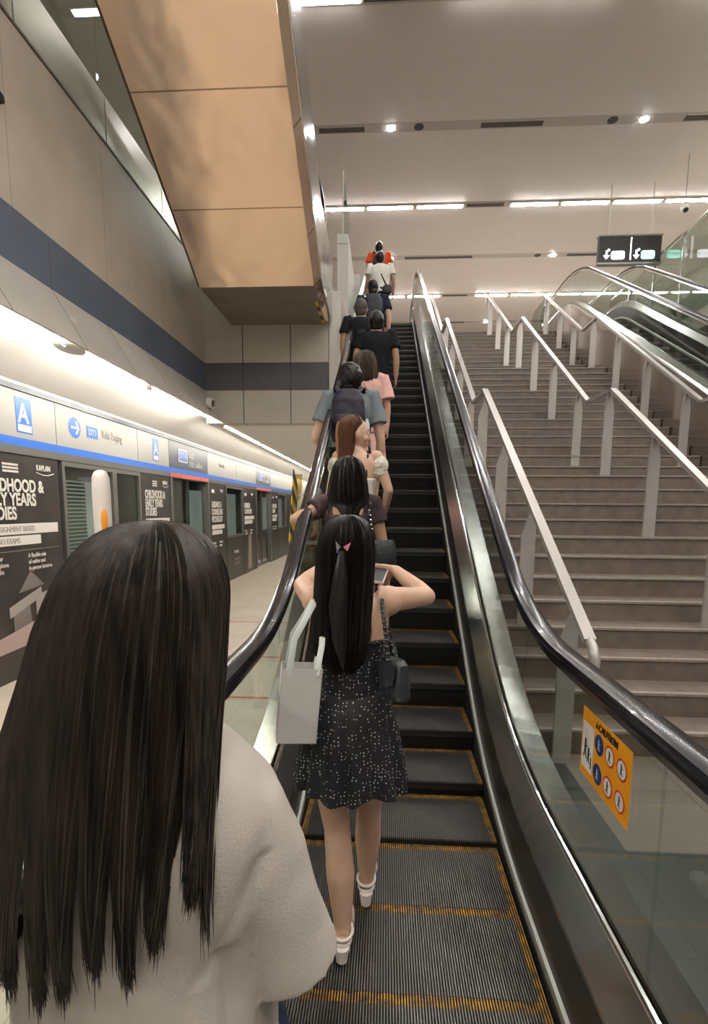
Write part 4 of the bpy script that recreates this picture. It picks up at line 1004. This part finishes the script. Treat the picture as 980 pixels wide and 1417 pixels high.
for yy in (-d2, d2):
    R = []
    for a, b, c in ((-.045, yy, hh-.02), (-.035, yy*.8, hh+.10), (.030, yy*.3+.05, hh+.215), (.062, .07, hh+.235), (.072, .085, hh+.20), (.060, yy*.6, hh+.08), (.048, yy, hh-.02)):
        R.append(Vector((a, b, c)))
    MB().tube(R, .011, 8, .12, side=(1,0,0)).build('ribbon_handle', 'ribbon', pb, True)
kb = empty('shoulder_bag', 'small black quilted shoulder bag on a chain strap at the hip of the polka-dot dress', 'bag', (.045, 1.712, 1.005)); kb.rotation_euler = (0, radians(-6), radians(-62))
R = []
for z, sx_, sy_ in ((0,.055,.024), (.01,.068,.030), (.07,.070,.030), (.125,.066,.026), (.14,.05,.018)): R.append(ring(z, sx_, sy_, 0, 0, 28, .5))
MB().rings(R).build('bag_body', 'leather', kb, True); MB().prism([(-.066,-.031,.13), (.066,-.031,.13), (.05,-.034,.06), (0,-.036,.045), (-.05,-.034,.06)], (0,-.004,0)).build('flap', 'leather', kb, fixn=True)
MB().box(-.012, .012, -.044, -.038, .05, .068).build('clasp', 'silver', kb)
ch = MB(); ck = MB(); P = [Vector(v) for v in ((.02, 1.712, 1.13), (.010, 1.715, 1.22), (-.002, 1.735, 1.30), (-.008, 1.79, 1.335), (-.010, 1.86, 1.33), (-.006, 1.92, 1.28), (.03, 1.90, 1.18), (.05, 1.75, 1.12))]
P = [Vector(prof_at([tuple(p) for p in P], t/60)) for t in range(61)]
inv = (Matrix.Translation((.045,1.712,1.005)) @ kb.rotation_euler.to_matrix().to_4x4()).inverted()
P = [inv @ p for p in P]
for i in range(0, 60, 1):
    t_ = (P[i+1]-P[i]); ch.tube([P[i], P[i+1]], .0085 if i % 2 else .006, 6, .5)
ch.build('chain_strap', 'leather', kb, True)
for i in range(0, 60, 2): ck.tube([P[i]+Vector((0,0,-.002)), P[i]+Vector((0,0,.003))], .0095, 6)
ck.build('chain_links', 'silver', kb, True)['kind'] = 'stuff'

# ---- P1: foreground woman
p1 = Person('foreground woman seen from behind, long dark hair spread over a cream T-shirt', -.298, .665, 1.634, 0.0, .86, 'f', hx=-.005, hyaw=radians(-12), tz=.95, hs=.89)
p1.sx = .108; p1.sz = 1.215
fm = lambda x, y, z: (x*.88, y*.88, .198+.88*z)
p1.body('skin_light', (dict(e=Vector((-.17,.09,1.235)), w=Vector((-.215,.30,1.20)), d=(0,1,-.05), n=(0,0,-1), curl=.4), dict(e=Vector((.17,.02,1.03)), w=Vector((.13,.20,.93)), d=(-.2,1,0), n=(-1,0,0), curl=.5, side=1)), .010)
TT = [(.74,.205,.142), (.85,.202,.142), (.97,.190,.138), (1.08,.172,.138), (1.16,.172,.130), (1.21,.165,.112), (1.25,.138,.095), (1.28,.105,.082), (1.305,.078,.070), (1.32,.07,.065)]
mb = MB(); loft(mb, [(.198+.88*z_, a_*.88, b_*.88, -.034 if z_ < 1.0 else -.01 if z_ < 1.1 else 0, 0) for z_, a_, b_ in TT], 3, e=.65, n=40)
mb.tube([fm(*v) for v in ((.08,0,1.195), (.108,0,1.172), (.140,.0,1.095), (.168,.005,1.00), (.196,.012,.905))], [.056,.070,.070,.068,.071], 26)
mb.tube([fm(*v) for v in ((-.10,0,1.205), (-.14,.0,1.195), (-.17,.04,1.19), (-.195,.12,1.175))], [.055,.068,.068,.066], 26)
def dp1(c):
    x, z = c.x/.88, (c.z-.198)/.88
    f = .006*noise.noise(Vector((c.x*8+c.z*10, c.y*8, c.z*4))) + .003*noise.noise(c*17)
    d = abs((x-.120) - (1.04-z)*.05)
    return f - .010*max(0, 1-d/.016)*(1 if z < 1.03 else 0) - .004*max(0, 1-abs((x-.095)-(z-1.0)*.5)/.02)*(1 if .98 < z < 1.15 and c.y < 0 else 0)
remesh(mb, 'shirt', 'cream', p1.e, .006, 4, dp1)
p1.trousers('denim', zt=.87)
HB = 1/p1.hk
HP1 = [(.124,.004,.004,0,-.005), (.117,.042,.045,-.003,-.008), (.092,.080,.082,-.006,-.012), (.045,.108,.108,-.012,-.018), (-.01,.124,.115,-.022,-.024), (-.07,.134,.112,-.034,-.034), (-.14,.146,.095,-.050,-.05), (-.22,.155,.070,-.065,-.075), (-.30,.155,.052,-.075,-.095), (-.37,.15,.040,-.083,-.105), (-.43,.14,.03,-.088,-.11), (-.49,.13,.02,-.095,-.11)]
hs = [(z*1.0, rx, ry, cx, cy) for z, rx, ry, cx, cy in HP1]
solid = hs[:6] + [(-.12,.135,.075,-.046,-.045), (-.165,.09,.03,-.055,-.06), (-.185,.03,.01,-.055,-.06)]
p1.hair_solid('hair_front', solid, .007, .0022, rot=False)
TIPS = [(.150,-.13,-.30), (.138,-.16,-.36), (.120,-.175,-.39), (.100,-.17,-.33), (.045,-.165,-.405), (.012,-.17,-.455), (-.03,-.172,-.44), (-.072,-.176,-.475), (-.105,-.176,-.49), (-.145,-.176,-.47), (-.185,-.176,-.465), (-.225,-.172,-.455), (-.265,-.165,-.44)]
p1.strands('hair_front', hs, 6000, .0013, .006, .9, 1.0, 26, TIPS, .42, .004, rot=False, az=(radians(160), radians(380)))

# ---- the rest of the queue, going up
def spot(y):  # feet stand on the tread under y
    ty, tz = tread(y); return tz
def bag_strap(parent_none, name, label, pts, m='strap_black', r=.012, cat='bag'): ...

# P3 woman in dark lace top
z = spot(3.5)
p3 = Person('woman in dark lace top, black hair gathered behind, left elbow on the handrail', -.245, 3.5, 2.0, z, 1.08, 'f', hs=1.06)
p3.body('skin_mid', (dict(e=(-.325,-.21,1.58-z), w=(-.20,.06,1.60-z), d=(.8,.5,.1), n=(0,0,-1), curl=.6, side=1), dict(e=(.235,.01,1.40-z), w=(.27,.10,1.16-z), d=(0,.3,-1), n=(-1,0,0), curl=.8)), .010)
p3.top('lace', .012, .84, .42, .022, amp=.003, z1=1.33)
MB().tube([Vector((-.13*cos(a)*1.0, -.100*1.0, 1.30*p3.k)) for a in (0, 1)], .001, 4)
for q in (-1, 1): MB().tube([Vector((q*.105, -.085, 1.30*p3.k)), Vector((q*.11, -.045, 1.415*p3.k)), Vector((q*.105, .03, 1.41*p3.k)), Vector((q*.10, .095, 1.33*p3.k))], .028, 10, .35, side=(1,0,0)).build('shoulder_strap', 'lace', p3.e, True)
p3.skirt('black_cloth', 1.02*p3.k, .50*p3.k, .150, .25, 9, .012)
H3 = [(.122,.004,.004,0,-.005), (.112,.045,.05,0,-.008), (.075,.080,.090,0,-.015), (.02,.098,.105,0,-.02), (-.05,.112,.090,0,-.035), (-.12,.120,.070,0,-.05), (-.165,.105,.05,.0,-.06), (-.20,.062,.045,.01,-.075), (-.26,.055,.040,.015,-.085), (-.33,.042,.030,.018,-.09), (-.38,.010,.01,.018,-.09)]
p3.hair_solid('hair_black', H3, .010, .003); p3.strands('hair_black', H3, 260, .002, .004, .85, 1.0, 16)
p3.shoes('shoe_dark')
k3 = empty('shoulder_bag', 'black bag with silver studs hanging behind the right arm of the lace-top woman', 'bag', (-.03, 3.40, 1.28))
R = [ring(zz, a, b, 0, 0, 20, .6) for zz, a, b in ((0,.09,.035), (.02,.11,.045), (.12,.105,.045), (.17,.09,.025))]; MB().rings(R).build('bag_body', 'leather', k3, True)
MB().tube([(-.03,0,.16), (-.065,-.005,.30), (-.065,.0,.40), (-.06,.07,.43)], .012, 8, .4).build('bag_strap', 'strap_black', k3, True)
sd = MB()
for i in range(7): sd.ell((-.045-.004*i+.0, -.014, .18+.03*i), (.006,.004,.006), 8, 6)
sd.build('studs', 'silver', k3)['kind'] = 'stuff'

# P4 woman with brown hair, profile to the right
z = spot(4.2)
p4 = Person('woman with long brown hair turning her face right, white puff-sleeved top', -.225, 4.2, 2.375, z, 1.0, 'f', hyaw=radians(72), hx=-.02, hs=1.12)
p4.body('skin_light', (side_arm(p4, -1, .06, .1), dict(e=(.25,-.03,1.80-z), w=(.22,.16,1.62-z), d=(-.3,1,-.2), n=(-1,0,0), curl=.6)), .009)
eyes(p4)
p4.top('white_cloth', .012, .84, 0, .0, amp=.002, z1=1.30)
for q in (-1, 1):
    mb = MB(); c = p4.J['sh%d' % q].lerp(p4.J['el%d' % q], .26); mb.ell(c, (.064,.075,.082), 20, 14); mb.ell(c+Vector((0,0,-.06)), (.058,.066,.035), 20, 10)
    remesh(mb, 'puff_sleeve', 'puff', p4.e, .008, 2, lambda c_: .006*noise.noise(c_*40))
MB().tube([Vector((.075,-.095,1.22*p4.k)), Vector((.085,-.055,1.40*p4.k)), Vector((.08,.03,1.42*p4.k)), Vector((.07,.09,1.30*p4.k))], .011, 8, .4).build('shoulder_strap', 'strap_black', p4.e, True)
p4.trousers('denim')
p4.hyaw_save = p4.hrot
H4 = [(.128,.004,.004,0,-.012), (.118,.045,.048,0,-.020), (.080,.080,.080,0,-.032), (.02,.086,.074,0,-.052), (-.05,.086,.060,0,-.064), (-.12,.088,.052,0,-.070), (-.19,.084,.045,0,-.076), (-.25,.06,.035,0,-.08), (-.29,.02,.015,0,-.08)]
p4.hair_solid('hair_brown', H4, .009, .003); p4.strands('hair_brown', H4, 420, .0018, .005, .85, 1.04, 16)
H4b = [(z_, rx*1.02, ry*1.02, cx, cy) for z_, rx, ry, cx, cy in H4]
p4.strands('hair_blond', H4b, 170, .0020, .007, .92, 1.08, 16, name='blond_lengths', az=(radians(235), radians(285)), t0=.25)
p4.shoes('shoe_white')
bt = empty('mask_pouch', 'small teal and white item at the left side of the brown-haired woman', 'pouch', (-.455, 4.36, spot(4.2)+1.12)); MB().ell((0,0,0), (.035,.02,.05), 16, 10).build('pouch_body', 'mask', bt, True); MB().tube([(0,0,.05), (0,-.01,.12), (.01,-.01,.16)], .003, 6).build('cord', 'strap_black', bt)

# P5 man with grey tee and navy backpack
z = spot(5.0)
p5 = Person('young man with black hair, grey T-shirt and dark backpack, face turned slightly left', -.335, 5.0, 2.975, z, 1.10, 'm', hyaw=radians(-32), hx=-.02, hs=1.2)
p5.body('skin_light', (dict(e=(-.325,-.03,2.31-z), w=(-.22,.20,2.18-z), d=(.1,1,-.1), n=(0,0,-1), curl=.8, side=1), dict(e=(.285,-.02,2.28-z), w=(.27,.04,2.02-z), d=(0,.2,-1), n=(-1,0,0), curl=.8)), .011)
p5.top('grey_tee', .016, .86, .62, .030, amp=.006, z1=1.44)
p5.trousers('black_cloth'); p5.short_hair('hair_black', (.090,.108,.112), (0,-.016,.026), .009, .006); eyes(p5); p5.shoes('shoe_white')
bp = empty('backpack', 'dark navy backpack with pale bottles in both side pockets, worn by the young man', 'backpack', (-.345, 4.80, z+.98*p5.k))
mb = MB(); mb.rings([ring(zz, a, b, 0, 0, 28, .55) for zz, a, b in ((0,.13,.06), (.03,.155,.085), (.20,.16,.095), (.36,.145,.085), (.44,.11,.06), (.46,.07,.04))]); remesh(mb, 'pack_body', 'bag_navy', bp, .009, 3, lambda c: .005*noise.noise(c*14))
mb = MB(); mb.rings([ring(zz, a, b, 0, -.085, 24, .6) for zz, a, b in ((.02,.10,.03), (.05,.12,.042), (.20,.115,.04), (.23,.09,.02))]); mb.build('front_pocket', 'bag_navy', bp, True)
for q in (-1, 1):
    MB().tube([(q*.075,.05,.43), (q*.115,.10,.50), (q*.125,.19,.515), (q*.12,.28,.44), (q*.125,.29,.28), (q*.14,.16,.08)], .026, 10, .3, side=(1,0,0)).build('shoulder_strap', 'bag_navy', bp, True)
    MB().tube([(q*.165,-.01,.02), (q*.165,-.01,.16), (q*.165,-.01,.18), (q*.165,-.01,.20)], [.030,.030,.018,.018], 14).build('bottle', 'bottle', bp, True)
MB().tube([(-.05,.02,.45), (-.03,.0,.49), (.03,.0,.49), (.05,.02,.45)], .008, 8).build('grab_loop', 'strap_black', bp, True)

# P6 woman in pink
z = spot(5.95)
p6 = Person('woman in loose pink dress with short wavy brown hair and crossbody strap', -.215, 5.95, 3.37, z, 1.12, 'f', hx=-.03, hs=1.15)
p6.body('skin_light', (side_arm(p6, -1, .05, .16), side_arm(p6, 1, .05, .03)), .012)
p6.top('pink', .020, .80, .75, .045, amp=.007, z1=1.43, flare=.10)
p6.skirt('pink', .98*p6.k, .42*p6.k, .185, .225, 8, .010, name='dress_skirt')
H6 = [(.122,.004,.004,0,-.005), (.110,.050,.055,0,-.010), (.070,.088,.096,0,-.018), (.0,.104,.105,0,-.026), (-.07,.112,.095,0,-.034), (-.13,.118,.080,0,-.042), (-.17,.098,.060,0,-.045), (-.19,.05,.03,0,-.045)]
p6.hair_solid('hair_dusk', H6, .010, .007); p6.strands('hair_dusk', H6, 160, .0022, .006, .85, 1.04, 12, wav=.02); p6.shoes('shoe_white')
MB().tube([Vector((-.10,-.02,1.425*p6.k)), Vector((-.04,-.115,1.33*p6.k)), Vector((.06,-.145,1.16*p6.k)), Vector((.17,-.09,.98*p6.k)), Vector((.20,.02,.93*p6.k))], .009, 8, .5).build('crossbody_strap', 'strap_black', p6.e, True)

# P7..P11
def man(label, x, y, top, w, hairm, shirt, hairkw={}, skinm='skin_mid', hx=0, arms=None, sleeve=.6, trous='black_cloth', yaw=0, vox=.013, rz=0):
    z = spot(y) if y < YT-.2 else ZT
    p = Person(label, x, y, top, z, w, 'm', hx=hx, hyaw=yaw, rz=rz, hs=1.15)
    a = arms(p, z) if arms else (side_arm(p, -1, .06, .05), side_arm(p, 1, .06, .05))
    p.body(skinm, a, vox); p.top(shirt, .018, .86, sleeve, .028, voxel=vox, amp=.006, z1=1.44); p.trousers(trous, voxel=vox+.002); p.short_hair(hairm, **hairkw); p.shoes('shoe_dark'); return p
p8 = man('man in black T-shirt standing right of the shaven-headed man, bare right forearm', -.15, 7.2, 4.225, 1.08, 'hair_black', 'black_cloth')
p7 = man('shaven-headed man in black shirt standing close to the left handrail', -.395, 7.95, 4.67, 1.0, 'hair_grey', 'black_cloth', dict(r=(.078,.097,.100), c=(0,-.008,.022), amp=.001), 'skin_mid')
p9 = man('man in dark navy shirt with dark backpack, cropped black hair, pale neck', -.26, 9.25, 5.45, 1.08, 'hair_black', 'navy_cloth', dict(r=(.080,.098,.095), c=(0,-.010,.032)), 'skin_light')
p10 = man('man in white T-shirt with black strap across his back near the top', -.19, 12.4, 7.33, 1.16, 'hair_black', 'white_cloth', {}, 'skin_tan')
p11 = man('person in orange shirt with a dark backpack at the head of the queue', -.24, 13.75, 8.17, 1.16, 'hair_black', 'orange_cloth', {}, 'skin_tan')
MB().tube([Vector((-.13,-.01,1.43*p10.k)), Vector((-.09,-.11,1.36*p10.k)), Vector((.02,-.145,1.2*p10.k)), Vector((.13,-.12,1.02*p10.k)), Vector((.19,-.03,.95*p10.k))], .018, 8, .4).build('crossbody_strap', 'strap_black', p10.e, True)
def simple_pack(label, p, x, y, s=1.0, m='bag_navy'):
    b = empty('backpack', label, 'backpack', (x, y-.20, p.e.location.z + 1.0*p.k)); mb = MB()
    mb.rings([ring(zz*s, a*s, b_*s, 0, 0, 24, .55) for zz, a, b_ in ((0,.12,.05), (.03,.14,.08), (.20,.145,.085), (.34,.13,.075), (.42,.09,.05))]); remesh(mb, 'pack_body', m, b, .011, 3)
    for q in (-1, 1): MB().tube([(q*.07,.04,.39), (q*.10,.08,.46), (q*.11,.17,.47), (q*.11,.27,.38)], .024, 8, .3, side=(1,0,0)).build('shoulder_strap', m, b, True)
    return b
simple_pack('dark backpack on the back of the navy-shirted man', p9, p9.e.location.x+.02, 9.25)
simple_pack('dark backpack on the person in orange at the queue head', p11, p11.e.location.x-.03, 13.75, .8)
cb = empty('sling_bag', 'dark sling bag at the right hip of the man in the white T-shirt', 'bag', (p10.e.location.x+.16, 12.24, p10.e.location.z+.82*p10.k)); MB().rings([ring(zz, a, b, 0, 0, 20, .6) for zz, a, b in ((0,.07,.04), (.02,.10,.05), (.14,.10,.05), (.18,.06,.03))]).build('bag_body', 'strap_black', cb, True)
